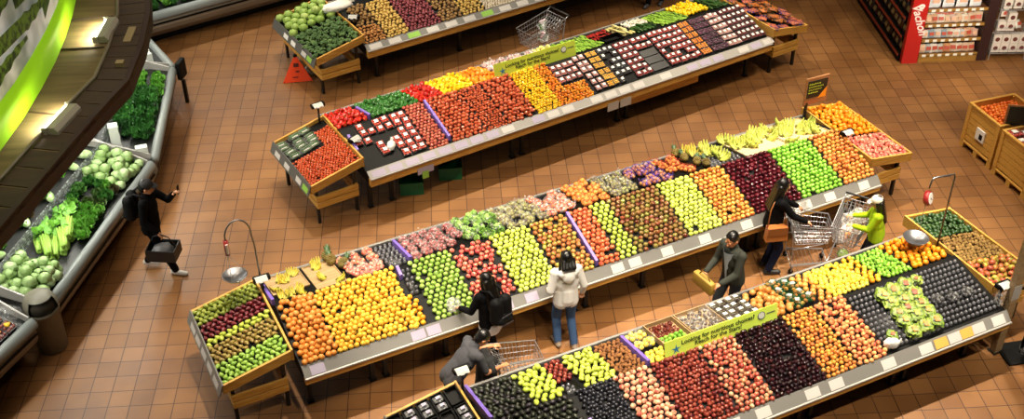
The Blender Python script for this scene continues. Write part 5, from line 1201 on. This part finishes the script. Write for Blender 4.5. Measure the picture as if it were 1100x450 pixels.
for z in (.15, .55, .95, 1.35):
    MB().b2(-.02, .3, .12, 2.78, z - .03, z).build('side_shelf', BLACKM(), r); MB().b2(-.03, -.02, .12, 2.78, z - .045, z + .01).build('side_edge', M('edge_red', '9c3a20', .5), r)
def snack(name, cols, w, h, d, seed, dot='e8d0b0'):
    rr_ = thing(name, '', 'snack pack'); mb = MB(); rn = random.Random(seed)
    def side(s):
        return lambda u, v: Vector(((u - .5) * w * (1 - .06 * math.sin(PI * v)), s * d / 2 * max(0, math.sin(PI * u) * math.sin(PI * v)) ** .5, v * h + .004 * math.sin(u * 30) * (v > .95)))
    mb.sheet(side(-1), 6, 6).sheet(side(1), 6, 6); mb.build('wrapper', M(name + '_w', cols, .3), rr_, True)
    MB().sheet(lambda u, v: Vector(((u - .5) * w * .6, -d / 2 * .99 - .003, h * (.3 + .4 * v))), 2, 2).build('printed_patch', M(name + '_p', [dot], .4), rr_)
    return rr_
sn = [proto(snack('cake_pack', ['e0d4bc', 'd8b08c', 'e4dccc', 'c0704c', 'e8e4dc', '90a8b8'], .12, .13, .08, 1, 'd8a88c')), proto(snack('cookie_pack', ['e8e4dc', 'c89060', 'd8d0c0', '88a0b0'], .13, .14, .08, 2, 'b8503c'))]
for z, n in ((.17, 9), (.5, 9), (.83, 9)):
    for k in range(n):
        for row in range(2): dup(rnd.choice(sn), (9.05 + .44 + k * .125, 20.36 + .1 + row * .16, z), (-.35, 0, rnd.uniform(-.25, .25)), rnd.uniform(1.15, 1.4), 'small wrapped cake pack on the lower shelves right of the red panel', 'cake packs on the lower snack shelves')
tb = proto(snack('white_bag_pack', ['e4e8ec', 'dce4ec'], .24, .34, .1, 3, 'd8a890'))
for k in range(4):
    for row in range(2): dup(tb, (9.05 + .52 + k * .27, 20.36 + .12 + row * .2, 1.16), (-.12, 0, 0), 1, 'tall white bread bag on the top snack shelf in view', 'white bags on the snack shelf')
dkp = [proto(snack('chip_bag', ['141414', '3a2018', '1c2438', '5c2014', '7a5a20'], .2, .26, .1, 4, '9c8c60')), proto(snack('chip_bag', ['1a1a20', '6c3c18', '243018', '7c1c14'], .22, .25, .1, 5, 'b8b0a0'))]
for z in (.15, .55, .95, 1.35):
    for k in range(11): dup(rnd.choice(dkp), (9.05 + .06 + rnd.uniform(-.01, .03), 20.36 + .26 + k * .235, z), (-.25, 0, -PI / 2 + rnd.uniform(-.1, .1)), rnd.uniform(.9, 1.05), 'dark snack bag on the side shelves left of the red panel', 'dark snack bags left of the red panel')
# wire rack of boxes
r = thing('wire_rack', 'wire rack of white boxes beside the snack shelf', 'rack', (10.86, 20.36, 0), -.05); ch = CHROME()
mb = MB()
for x in (0, .72):
    for y in (0, .34): mb.tube([(x, y, 0), (x, y, 1.75)], .012, 6)
mb.build('posts', ch, r)
for z in (.14, .62, 1.1, 1.55):
    mb = MB().tube([(0, 0, z), (.72, 0, z), (.72, .34, z), (0, .34, z), (0, 0, z)], .008, 5)
    for k in range(9): mb.tube([(.08 * k, 0, z), (.08 * k, .34, z)], .004, 4)
    mb.tube([(0, 0, z + .09), (.72, 0, z + .09)], .005, 4); mb.build('wire_shelf', ch, r)
def cbox(name, w, d, h):
    rr_ = thing(name, '', 'box'); MB().b2(-w / 2, w / 2, -d / 2, d / 2, 0, h, bev=.003).build('carton', M('carton_white', ['d8cfc8', 'd0c8c0'], .5), rr_)
    MB().lathe([(1e-4, 0), (w * .28, 0), (w * .28, .003), (1e-4, .003)], 16).xf(Matrix.Translation((0, -d / 2, h * .5)) @ Matrix.Rotation(R(90), 4, 'X')).build('printed_cake', M('cake_brown', ['5c2c24', '6c3430'], .5), rr_); return rr_
cbx = proto(cbox('cake_box', .165, .14, .19))
def rb(x, y, z, lb): dup(cbx, r.matrix_basis @ Vector((x, y, z)) if False else Matrix.Translation(r.location) @ Matrix.Rotation(-.05, 4, 'Z') @ Vector((x, y, z)), (0, 0, -.05), 1, lb, lb)
for row in range(2):
    for k in range(4): rb(.1 + .175 * k, .09, .155 + .195 * row, 'white cake box in the bottom block of the wire rack')
for k, z in ((0, .63), (1, .63), (1, .825)): rb(.12 + .175 * k, .1, z, 'white cake box in the small stack on the middle of the wire rack')
for k in range(3): rb(.14 + .2 * k, .1, 1.115, 'white cake box on the upper shelf of the wire rack')
wp = dup(sn[1], Matrix.Translation(r.location) @ Matrix.Rotation(-.05, 4, 'Z') @ Vector((.2, .2, .86)), (-.2, 0, 0), 1.2, 'white packet leaning on the middle shelf of the wire rack'); wp2 = dup(sn[1], Matrix.Translation(r.location) @ Matrix.Rotation(-.05, 4, 'Z') @ Vector((.52, .15, .63)), (-.6, 0, .4), 1.2, 'white packet at the right of the wire rack')

# ------------------------------------------------------------------ wooden bulk crates at the right edge
def bulk(x, y, rz, w, d, label, tagd=False):
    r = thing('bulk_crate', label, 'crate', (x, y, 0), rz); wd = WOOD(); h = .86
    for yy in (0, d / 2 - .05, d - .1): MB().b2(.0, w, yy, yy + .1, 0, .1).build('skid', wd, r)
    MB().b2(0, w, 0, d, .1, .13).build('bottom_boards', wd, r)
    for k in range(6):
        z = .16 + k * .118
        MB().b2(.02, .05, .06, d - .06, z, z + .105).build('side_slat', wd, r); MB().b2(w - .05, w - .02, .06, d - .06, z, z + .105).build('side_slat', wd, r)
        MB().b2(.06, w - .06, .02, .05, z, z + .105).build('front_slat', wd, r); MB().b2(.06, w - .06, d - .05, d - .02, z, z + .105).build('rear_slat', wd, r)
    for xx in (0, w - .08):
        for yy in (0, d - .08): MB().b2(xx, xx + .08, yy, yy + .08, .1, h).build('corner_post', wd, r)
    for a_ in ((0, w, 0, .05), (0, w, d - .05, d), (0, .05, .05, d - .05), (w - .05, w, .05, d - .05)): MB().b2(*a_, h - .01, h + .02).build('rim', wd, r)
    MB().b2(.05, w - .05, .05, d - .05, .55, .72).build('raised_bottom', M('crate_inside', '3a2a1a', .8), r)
    if tagd:
        q = MB().b2(-.008, .018, .3, .52, .34, .56).build('notice', WHITE(), r); MB().b2(-.012, -.008, .34, .42, .38, .48).build('printed_mark', BLACK(), q)
    return r
bx = Vector((9.36, 16.55, 0)); az = R(-75.3)
# crate frame: +x into the display (to the right), +y along the front from the near corner back
bulk(9.36, 16.56, R(14.7), .95, .86, 'wooden bulk crate of tangerines with a white notice, at the right edge', True)
bulk(9.58, 15.62, R(14.7), 1.0, .88, 'wooden bulk crate of boxed peaches cut by the right edge')
rd('bulk_tangerine', ['e07024', 'd8601c', 'e8822c'], .07, 'tangerine')
mt = Matrix.Translation((9.36, 16.56, 0)) @ Matrix.Rotation(R(14.7), 4, 'Z')
rnd2 = random.Random(8)
for L in range(3):
    n = 12 - 2 * L
    for i in range(n):
        for j in range(11 - 2 * L):
            p = mt @ Vector((.09 + L * .07 + i * .069 + (j % 2) * .03, .09 + L * .07 + j * .068, .755 + .05 * L + rnd2.uniform(0, .015)))
            if (i + L) * .069 + .09 < .9: put('bulk_tangerine', p, frot('any'), 1, 'tangerine heaped in the wooden bulk crate with the white notice', 'tangerines in the bulk crate')
bkp = proto(pack('peach_punnet', '', 'fruit pack', ['a82c28', 'b84030', 'c85840'], True, w=.2, d=.2, h=.09, bumps=.036))
m2 = Matrix.Translation((9.58, 15.62, 0)) @ Matrix.Rotation(R(14.7), 4, 'Z')
for i in range(4):
    for j in range(4): dup(bkp, m2 @ Vector((.16 + .22 * i, .14 + .2 * j, .73 + .05 * ((i + j) % 2))), (0, 0, R(14.7)), 1, 'punnet of red fruit in the crate cut by the right edge', 'punnets in the right crate')
r = thing('menu_board', 'dark chalkboard with wooden frame standing at the tangerine crate', 'sign', m2 @ Vector((.38, .9, .84)), R(14.7) - .5)
MB().b2(-.28, .28, -.012, .012, 0, .42).build('frame', wood('sign_frame', 'a87850', '8c5c38', 4), r); MB().b2(-.25, .25, -.016, -.012, .03, .39).build('slate', M('slate_black', '1c1e14', .6), r)
# the timber post at the near table's corner, and the bag stand
r = thing('timber_post', 'pale timber post rising beside the right corner of the near table', 'post', (7.66, 12.06, 0), T3.a)
MB().b2(-.07, .07, -.05, .05, 0, 2.9, bev=.006).build('shaft', wood('post_wood', '9a8260', '846c4c', 4), r); MB().b2(-.09, .09, -.07, .07, 0, .02).build('foot_plate', BLACKM(), r)
MB().b2(-.072, .072, -.056, -.05, 1.0, 1.25).build('label_plate', PALERAIL(), r)
r = thing('bag_stand', 'black stand with a square base and steel bowl at the lower right edge', 'stand', (7.98, 11.98, 0), .12)
MB().b2(-.28, .3, -.22, .22, 0, .03, bev=.008).build('base', BLACK(), r); MB().tube([(.02, 0, .03), (.02, 0, .78)], .03, 10).build('pole', BLACK(), r, True)
MB().lathe([(1e-4, .74), (.1, .76), (.15, .86), (.155, .86), (.16, .9), (.1, .96), (1e-4, .98)], 20, (.04, 0, 0)).build('bowl', STEEL(), r, True)
o = bpy.data.objects.new('crumpled_bag', wrapmesh('standbag', film('silver_bags', 'dcdce0', .35), .13, .12, .1, 12)); C.objects.link(o); o.parent = r; o.location = (.12, -.02, .03)
done()
# ------------------------------------------------------------------ people (local frame: +y faces forward, +x to the person's right)
SKIN = lambda n='skin_light', c='c68e6a': M(n, c, .5)
def V(*a): return Vector(a)
def person(label, loc, rz, h=1.7, lean=0.0, skin=None, arms=None, legs=None, head=(0, 0, 0), hair='black', hair_len=0, cap=None, top=None, top_mat=None, sleeve='long', hood=False,
           trousers='12131a', shoe='1a1a1c', hem=None, female=False, jacket_open=None, coat_len=.0):
    k = h / 1.7; r = thing('person', label, 'person', loc, rz); skin = skin or SKIN()
    hip = V(0, 0, .9) * k
    Lm = Matrix.Translation(hip) @ Matrix.Rotation(-lean, 4, 'X') @ Matrix.Translation(-hip)
    def B(x, y, z): return Lm @ (V(x, y, z) * k)
    sw = .165 if female else .185
    sh = {'R': B(sw, 0, 1.40), 'L': B(-sw, 0, 1.40)}
    legs = legs or {}
    hp = {'R': V(.09, 0, .9) * k, 'L': V(-.09, 0, .9) * k}
    kn, an = {}, {}
    for s, q in (('R', 1), ('L', -1)):
        ft = legs.get(s, (q * .1, 0.0)); an[s] = V(ft[0], ft[1], .085 + (ft[2] if len(ft) > 2 else 0)) * k
        mid = (hp[s] + an[s]) / 2; dd = (hp[s] - an[s]).length; sl_ = math.sqrt(max(0, (.425 * k) ** 2 - (dd / 2) ** 2)); kn[s] = mid + V(0, min(sl_, .12), 0)
    el, wr = {}, {}
    arms = arms or {}
    for s, q in (('R', 1), ('L', -1)):
        tgt = arms.get(s)
        if tgt is None: tgt = sh[s] / k + V(q * .06, .06, -.54)
        tgt = V(*tgt) * k; d = tgt - sh[s]; U_, F_ = .29 * k, .26 * k
        if d.length > (U_ + F_) * .985: d = d.normalized() * (U_ + F_) * .985; tgt = sh[s] + d
        a = (U_ ** 2 - F_ ** 2 + d.length ** 2) / (2 * d.length); hh = math.sqrt(max(0, U_ ** 2 - a ** 2))
        pole = V(q * .35, -.55, -.75); pole = (pole - d.normalized() * pole.dot(d.normalized())).normalized()
        el[s] = sh[s] + d.normalized() * a + pole * hh; wr[s] = tgt
    neck = B(0, -.005, 1.46); hd = B(0, .025, 1.585)
    Hm = Matrix.Translation(hd) @ Matrix.Rotation(-lean, 4, 'X') @ Matrix.Rotation(head[1], 4, 'Z') @ Matrix.Rotation(-head[0], 4, 'X') @ Matrix.Rotation(head[2], 4, 'Y')
    Hp = lambda x, y, z: Hm @ (V(x, y, z) * k)
    # --- body, one skin
    mb = MB(); Hr = Hm.to_3x3()
    mb.ball(Hp(0, -.01, .02), (.076 * k, .094 * k, .105 * k), 16, 12, Hr); mb.ball(Hp(0, .03, -.045), (.058 * k, .06 * k, .07 * k), 14, 10, Hr)
    mb.cap(Hp(0, .09, .012), Hp(0, .108, -.018), .009 * k, .014 * k, 8)
    for s in (-1, 1): mb.ball(Hp(s * .078, -.01, -.005), (.012 * k, .022 * k, .032 * k), 8, 6, Hr); mb.ball(Hp(s * .032, .078, .03), (.022 * k, .014 * k, .008 * k), 8, 6, Hr)
    mb.ball(Hp(0, .09, -.052), (.026 * k, .014 * k, .011 * k), 8, 6, Hr)
    mb.cap(neck - V(0, 0, .05) * k, Hp(0, -.02, -.06), .054 * k, .05 * k)
    mb.cap(B(0, 0, 1.32), B(0, 0, 1.12), .085 * k, .08 * k); mb.cap(B(-.11, 0, 1.36), B(.11, 0, 1.36), .06 * k); mb.cap(B(0, 0, 1.12), hip, .08 * k, .09 * k)
    for s, q in (('R', 1), ('L', -1)):
        mb.cap(sh[s], el[s], .048 * k, .038 * k); mb.cap(el[s], wr[s], .039 * k, .027 * k)
        mb.cap(hp[s], kn[s], .078 * k, .054 * k); mb.cap(kn[s], an[s], .054 * k, .036 * k)
        mb.cap(an[s] - V(0, .02, .035) * k, an[s] + V(q * .015, .13, -.055) * k, .03 * k, .026 * k)
        f = (wr[s] - el[s]).normalized(); side = f.cross(V(0, 0, 1)); side = side.normalized() if side.length > .05 else V(1, 0, 0)
        pn = side.cross(f).normalized()          # back of the hand
        if pn.z < 0: pn = -pn; 
        pc = wr[s] + f * .045 * k
        q3 = Matrix((side, f, pn)).transposed(); mb.ball(pc, (.04 * k, .05 * k, .017 * k), 12, 8, q3)
        for i, (o_, L_) in enumerate(((-.03, .058), (-.01, .068), (.01, .064), (.029, .05))):
            b0 = pc + side * o_ * k + f * .036 * k; b1 = b0 + (f * .8 - pn * .45) * L_ * .55 * k; b2_ = b1 + (f * .2 - pn * .95) * L_ * .5 * k
            mb.cap(b0, b1, .0095 * k, .009 * k, 8); mb.cap(b1, b2_, .009 * k, .0075 * k, 8)
        inn = -side if (side.dot(V(q, 0, 0)) > 0) else side
        t0 = pc + inn * .03 * k - f * .02 * k; t1 = t0 + (inn * .75 + f * .55 - pn * .3) * .04 * k; mb.cap(t0, t1, .012 * k, .0105 * k, 8); mb.cap(t1, t1 + (f * .75 - pn * .5) * .032 * k, .0105 * k, .008 * k, 8)
    remesh(mb, 'body', skin, r, .0065, 3)
    for s in (-1, 1): MB().ball(Hp(s * .032, .083, .014), (.012 * k, .006 * k, .007 * k), 8, 6, Hr).build('eye', M('eye_dark', '1c120c', .2), r, True)
    MB().ball(Hp(0, .101, -.052), (.022 * k, .005 * k, .005 * k), 8, 6, Hr).build('mouth', M('lip', '8c4a40', .5), r, True)
    # --- hair
    hm = M('hair_' + hair, dict(black='0c0a0a', brown='2a1a10')[hair], .35)
    mb = MB(); mb.ball(Hp(0, -.026, .042), (.088 * k, .098 * k, .098 * k), 16, 12, Hr); mb.cap(Hp(-.045, .02, .1), Hp(.045, .02, .1), .02 * k); mb.ball(Hp(0, -.06, -.02), (.075 * k, .06 * k, .075 * k), 12, 9, Hr)
    if hair_len:
        for x in (-.06, -.02, .02, .06): mb.cap(Hp(x, -.07, .0), B(x * 1.3, -.13, 1.5 - hair_len), .045 * k, .032 * k)
        for s in (-1, 1): mb.cap(Hp(s * .075, -.01, .02), B(s * .1, -.03, 1.44 - hair_len * .5), .03 * k, .026 * k)
    remesh(mb, 'hair', hm, r, .009, 2)
    if cap:
        mb = MB().ball(Hp(0, -.012, .055), (.096 * k, .108 * k, .085 * k), 18, 10, Hr); mb.build('cap', M('cap_' + cap, cap, .6), r, True)
        MB().sheet(lambda u, v: Hp((u - .5) * .15, .07 + .09 * v - .05 * (u - .5) ** 2 * 4 * v, .06 - .02 * v), 6, 3).sheet(lambda u, v: Hp((u - .5) * .15, .07 + .09 * v - .05 * (u - .5) ** 2 * 4 * v, .054 - .02 * v), 6, 3).build('cap_brim', M('cap_' + cap, cap, .6), r, True)
    # --- trousers
    tm = M('trousers_' + trousers, trousers, .85, bump=.2, bscale=40, spec=.1); mb = MB()
    mb.cap(hip + V(0, 0, .02) * k, hip - V(0, 0, .03) * k, .12 * k, .14 * k)
    for s, q in (('R', 1), ('L', -1)): mb.cap(hp[s], kn[s], .094 * k, .07 * k); mb.cap(kn[s], an[s] + V(0, 0, .01), .07 * k, .058 * k)
    remesh(mb, 'trousers', tm, r, .012, 3)
    for s, q in (('R', 1), ('L', -1)):
        mb = MB().cap(an[s] - V(0, .045, .04) * k, an[s] + V(q * .02, .16, -.05) * k, .045 * k, .038 * k, 12).cap(an[s] + V(0, -.02, .0) * k, an[s] - V(0, .02, .03) * k, .044 * k)
        mb.v = [(x, y, max(z, an[s].z - .082 * k)) for x, y, z in mb.v]; remesh(mb, 'shoe', M('shoe_' + shoe, shoe, .5), r, .009, 2)
    # --- top garment
    gm = M('top_' + (top or '1a1a1c'), top or '1a1a1c', .85, bump=.35, bscale=14, spec=.1); mb = MB(); zb = .86 - coat_len
    fr_ = .02
    mb.cap(B(-.105, 0, 1.35), B(.105, 0, 1.35), .10 * k); mb.ball(B(0, .0, 1.2), (.185 * k, .135 * k, .24 * k), 18, 12, Lm.to_3x3()); mb.cap(B(0, 0, 1.1), B(0, -.01, .92), .145 * k, .15 * k)
    for x in (-.06, .06): mb.cap(B(x, 0, 1.1), B(x * 1.1, -.005, max(.8, zb)), .115 * k, .125 * k)
    if coat_len: mb.cap(B(0, 0, .85), V(0, 0, .85 - coat_len) * k, .155 * k, .15 * k)
    for s, q in (('R', 1), ('L', -1)):
        mb.ball(sh[s] + V(0, 0, -.01), .075 * k); mb.cap(sh[s], el[s] if sleeve == 'long' else sh[s] + (el[s] - sh[s]) * .85, .068 * k, .055 * k)
        if sleeve == 'long': mb.cap(el[s], el[s] + (wr[s] - el[s]) * .93, .056 * k, .043 * k)
    mb.cap(B(0, -.01, 1.42), B(0, -.005, 1.47), .075 * k, .066 * k)
    if hood: mb.cap(B(-.09, -.09, 1.42), B(.09, -.09, 1.42), .06 * k); mb.ball(B(0, -.13, 1.36), (.1 * k, .05 * k, .09 * k))
    remesh(mb, 'jacket' if sleeve == 'long' else 'shirt', gm, r, .011, 3)
    if jacket_open:
        mb = MB(); mb.sheet(lambda u, v: B((u - .5) * (.07 + .13 * v) * 1.1, .148 - .3 * (u - .5) ** 2 + .0, .92 + .5 * v), 8, 8); mb.build('shirt_front', M('shirt_' + jacket_open, jacket_open, .7), r, True)
    if hem: remesh(MB().cap(B(0, 0, .86), V(0, 0, .80) * k, .165 * k, .16 * k).cap(B(-.05, 0, .84), V(-.05, 0, .8) * k, .14 * k).cap(B(.05, 0, .84), V(.05, 0, .8) * k, .14 * k), 'shirt_hem', M('hem_' + hem, hem, .8), r, .012, 3)
    return r, dict(B=B, wr=wr, el=el, Hp=Hp, k=k, sh=sh)
def backpack(label, r, info, patch=None):
    B, k = info['B'], info['k']; w = r.matrix_basis
    t = thing('backpack', label, 'backpack', (r.location + Matrix.Rotation(r.rotation_euler.z, 3, 'Z') @ B(0, -.24, 1.0)), r.rotation_euler.z)
    remesh(MB().cap(V(-.08, 0, .1), V(-.08, 0, .36), .1, .09).cap(V(.08, 0, .1), V(.08, 0, .36), .1, .09).cap(V(-.07, -.07, .1), V(.07, -.07, .1), .07), 'bag_body', M('bag_black', '0b0b0d', .7, spec=.15), t, .012, 3)
    MB().b2(-.1, .1, -.14, -.135, .2, .215).b2(-.1, .1, -.145, -.14, .05, .065).build('zip_pull', M('zip_grey', '3a3a40', .4), t)
    for s in (-1, 1): MB().tube([(s * .08, .02, .42), (s * .09, .12, .50), (s * .1, .3, .42), (s * .11, .33, .25), (s * .1, .1, .08)], .018, 6).build('strap', M('bag_black', '0b0b0d', .7, spec=.15), t, True)
    if patch: MB().b2(-.16, -.11, -.1, .06, .08, .2, bev=.02).build('bright_patch', M('patch_' + patch, patch, .5), t)
    return t
def world(r, p): return r.location + Matrix.Rotation(r.rotation_euler.z, 3, 'Z') @ V(*p)

# 1 man with the basket
R1, i1 = person('person in black walking past the vegetable case, carrying a black basket', (-4.66, 14.86, 0), R(-98), 1.72, lean=.06, arms={'R': (.24, .18, .92), 'L': (-.1, .42, 1.42)}, legs={'R': (.08, .26), 'L': (-.08, -.22, .04)}, head=(.15, .2, 0), top='08080a', trousers='0d0d10', shoe='c4c0bc', cap='16151a')
backpack('black backpack with a yellow-green patch on the walking person', R1, i1, 'b4cc28')
r = thing('shopping_basket', 'black hand basket carried by the person in black', 'basket', world(R1, (.25, .22, .50)), R(-98))
bk2 = M('basket_black', '141416', .5)
MB().b2(-.15, .15, -.21, .21, 0, .015).build('base', bk2, r)
for a_ in ((-.16, .16, -.225, -.21), (-.16, .16, .21, .225), (-.165, -.15, -.225, .225), (.15, .165, -.225, .225)): MB().b2(*a_, 0, .2).build('side', bk2, r)
MB().tube([(0, -.21, .2), (0, -.12, .36), (0, .0, .41), (0, .12, .36), (0, .21, .2)], .01, 6).build('handle', bk2, r, True)
crumple('basket_goods', 'pale wrapped goods lying in the black hand basket', 'goods', world(R1, (.25, .22, .52)), M('goods_grey', '5c5c60', .5), .13, .17, .13, 5)
r = thing('phone', 'dark handheld phone raised by the walking person in black', 'phone', world(R1, (-.1, .5, 1.44)), R(-98)); MB().b2(-.035, .035, -.006, .006, 0, .14, bev=.004).build('body', BLACK(), r)
# 2 woman in black at the apples
R2, i2 = person('person with long black hair and dark jacket choosing apples, white shirt hem showing', (.42, 12.3, 0), R(38), 1.64, lean=.08, arms={'L': (-.26, .36, 1.05), 'R': (.14, .38, 1.02)}, head=(.35, .1, 0), hair_len=.3, top='0b0b0e', trousers='0c0c10', shoe='1a1a1e', hem='dcdad8', female=True)
backpack('black backpack on the person choosing apples', R2, i2)
crumple('held_bag', 'clear plastic bag of green apples held at the apple bins', 'bag', world(R2, (-.27, .46, .94)), clr, .11, .1, .12, 7)
# 3 white jacket
R3, i3 = person('person in white hooded jacket and blue jeans, back turned, facing the lime apples', (1.5, 12.66, 0), R(12), 1.69, arms={'L': (-.2, .16, .98), 'R': (.27, .06, .9)}, legs={'L': (-.1, .02), 'R': (.11, -.1)}, head=(.2, .1, 0), hair_len=-.03, top='dad8d6', trousers='3c5478', shoe='8c7c6c', hood=True, female=True)
# 4 man in grey
R4, i4 = person('person in grey T-shirt and beige trousers leaning on a wire cart', (-.14, 11.24, 0), R(-68), 1.64, lean=.72, skin=SKIN('skin_tan', 'c08058'), arms={'L': (-.2, .7, 1.0), 'R': (.2, .66, .98)}, head=(.1, -.1, 0), top='46464a', trousers='8a7a64', shoe='2a2420', sleeve='short')
r = thing('coat', 'black coat hanging over the handle of the cart by the grey T-shirt', 'coat', (.42, 11.42, .08), R(14))
remesh(MB().cap(V(-.08, -.18, .86), V(-.08, .18, .86), .07).cap(V(-.12, -.14, .82), V(-.14, -.12, .28), .08, .1).cap(V(-.12, .1, .82), V(-.15, .1, .2), .09, .11).cap(V(-.04, 0, .84), V(-.08, .0, .36), .1, .11).cap(V(-.1, .2, .8), V(-.1, .24, .4), .055, .05), 'cloth', M('coat_black', '0b0b0d', .85, bump=.4, bscale=14), r, .012, 3)
MB().cap((-.22, -.05, .5), (-.2, -.05, .62), .02).build('pocket_flap', M('coat_black', '0b0b0d', .85), r, True)
# 5 man in the dark jacket
R5, i5 = person('person in dark grey jacket and pale blue shirt walking through the near aisle', (3.95, 12.95, 0), R(118), 1.72, lean=.12, skin=SKIN('skin_tan', 'c08058'), arms={'R': (.18, .36, 1.0), 'L': (-.16, .38, 1.02)}, legs={'R': (.09, .2), 'L': (-.09, -.16, .03)}, head=(.3, .15, 0), top='3a3c36', trousers='2a2c30', jacket_open='a8b8c8')
r = thing('yellow_bag', 'yellow-brown bag held by the person in the dark grey jacket', 'bag', world(R5, (.05, .5, .86)), R(118))
MB().b2(-.2, .2, -.05, .05, 0, .2, bev=.02).build('body', M('bag_ochre', '9c7c2c', .6), r, True); MB().tube([(-.12, 0, .19), (-.06, 0, .27), (.06, 0, .27), (.12, 0, .19)], .009, 6).build('handle', M('bag_ochre_dark', '6c5018', .6), r, True)
# 6 woman in black with the brown bag
R6, i6 = person('person with long dark hair in black coat and navy trousers, pushing a cart', (4.82, 14.13, 0), R(-86), 1.7, lean=.08, arms={'L': (-.2, .44, 1.04), 'R': (.2, .44, 1.04)}, head=(.25, .05, 0), hair_len=.28, top='09090b', trousers='14182c', shoe='141416', female=True)
r = thing('handbag', 'brown leather handbag at the hip of the person in black', 'handbag', world(R6, (.23, -.02, .78)), R(-86))
bl = M('leather_brown', 'a0602c', .45)
MB().prism([(-.17, 0), (.17, 0), (.15, .24), (-.15, .24)], -.06, .06, 'x').build('body', bl, r); MB().prism([(-.155, .12), (.155, .12), (.15, .25), (-.15, .25)], .06, .075, 'x').build('flap', M('leather_dark', '7c4820', .45), r); MB().tube([(0, -.15, .22), (-.08, -.1, .5), (-.16, 0, .68), (-.08, .1, .5), (0, .15, .22)], .01, 6).build('strap', bl, r, True)
# 7 lime jacket
R7, i7 = person('person in lime green jacket and white cap beside a loaded cart', (6.34, 13.86, 0), R(72), 1.5, lean=.08, arms={'L': (-.12, .4, 1.12), 'R': (.22, .4, 1.1)}, head=(.25, -.1, 0), hair_len=.25, cap='dcd4c4', top='94b41c', trousers='1c1c24', female=True)
# 8 feet at the top edge
R8, i8 = person('person in dark trousers at the top edge, only legs and shoes in view', (4.58, 23.35, 0), R(150), 1.72, legs={'R': (.1, .12), 'L': (-.1, -.14)}, top='1c1c20', trousers='15161c', shoe='4a4c52')

# ------------------------------------------------------------------ the shop's lamps: spots over every table, downlights over the aisles, tubes under the canopy, and a few added fills
WARM = (1, .87, .68)
def spot(loc, tgt, e, size=70, blend=.6, rad=.08, col=WARM, name='spot_lamp'):
    l = bpy.data.lights.new(name, 'SPOT'); l.energy = e; l.spot_size = R(size); l.spot_blend = blend; l.shadow_soft_size = rad; l.color = col
    o = bpy.data.objects.new(name, l); C.objects.link(o); o.location = loc
    o.rotation_euler = (Vector(tgt) - Vector(loc)).to_track_quat('-Z', 'Y').to_euler(); return o
for t, us, e in ((T2, (.0, 1.7, 3.4, 5.1, 6.8, 8.5, 10.2), 960), (T1, (-.5, 1.2, 2.9, 4.6, 6.3, 8), 680), (T3, (-3.4, -1.7, 0, 1.7, 3.4, 4.6), 1000), (T0, (-.5, 1.5, 3.5), 560)):
    for u in us:
        spot(t.P(u, 1.5, 6.2), t.P(u, .8, .9), e, 62)
        spot(t.P(u + .8, -2.3, 6.1), t.P(u + .8, .7, .9), e * .48, 42)
# aisle downlights; the two leftmost are added to brighten the canopy roof
for x, y, e in ((-5.0, 12.4, 190), (-4.4, 14.6, 200), (-4.2, 17.2, 220), (-4.2, 20.2, 240), (-1.9, 13.4, 130), (-2.2, 16, 130), (-2.6, 19.6, 170), (-8.2, 14, 90), (-8.2, 17.5, 90), (8.2, 15.6, 260), (8.0, 18.6, 420), (10.5, 18.2, 360), (6.2, 23.0, 260), (9.5, 22, 260)):
    spot((x, y, 6.5), (x, y, 0), e, 95, .8, .25, (1, .84, .62), 'downlight')
for x in (9.6, 10.8): spot((x, 17.2, 2.9), (x - .1, 20.4, .7), 340, 70, .6, .1, WARM, 'shelf_lamp')  # added fill without a fixture, brightens the packs on the snack shelves
spot((5.3, 13.4, 6), (5.02, 14.0, 0), 900, 9, .25, .05, (1, .95, .85), 'pin_spot')
def tubelamp(a, b, e, col=(1, .98, .86)):
    a, b = Vector(a), Vector(b); l = bpy.data.lights.new('case_tube', 'AREA'); l.shape = 'RECTANGLE'; l.size = (b - a).length; l.size_y = .12; l.energy = e; l.color = col
    o = bpy.data.objects.new('case_tube', l); C.objects.link(o); o.location = (a + b) / 2
    d = (b - a).normalized(); z = Vector((-.15, 0, 1)).normalized(); y_ = z.cross(d).normalized(); z = d.cross(y_)
    m = Matrix((d, y_, z)).transposed().to_4x4(); m.translation = o.location; o.matrix_world = m
for sg, e in ((SA, 45), (SB, 90), (SC, 60), (SD, 25), (SE, 70)):
    zz = 2.55 if sg is not SE else 2.6
    tubelamp(sg.P(.1, .42, zz), sg.P(sg.L - .1, .42, zz), e)
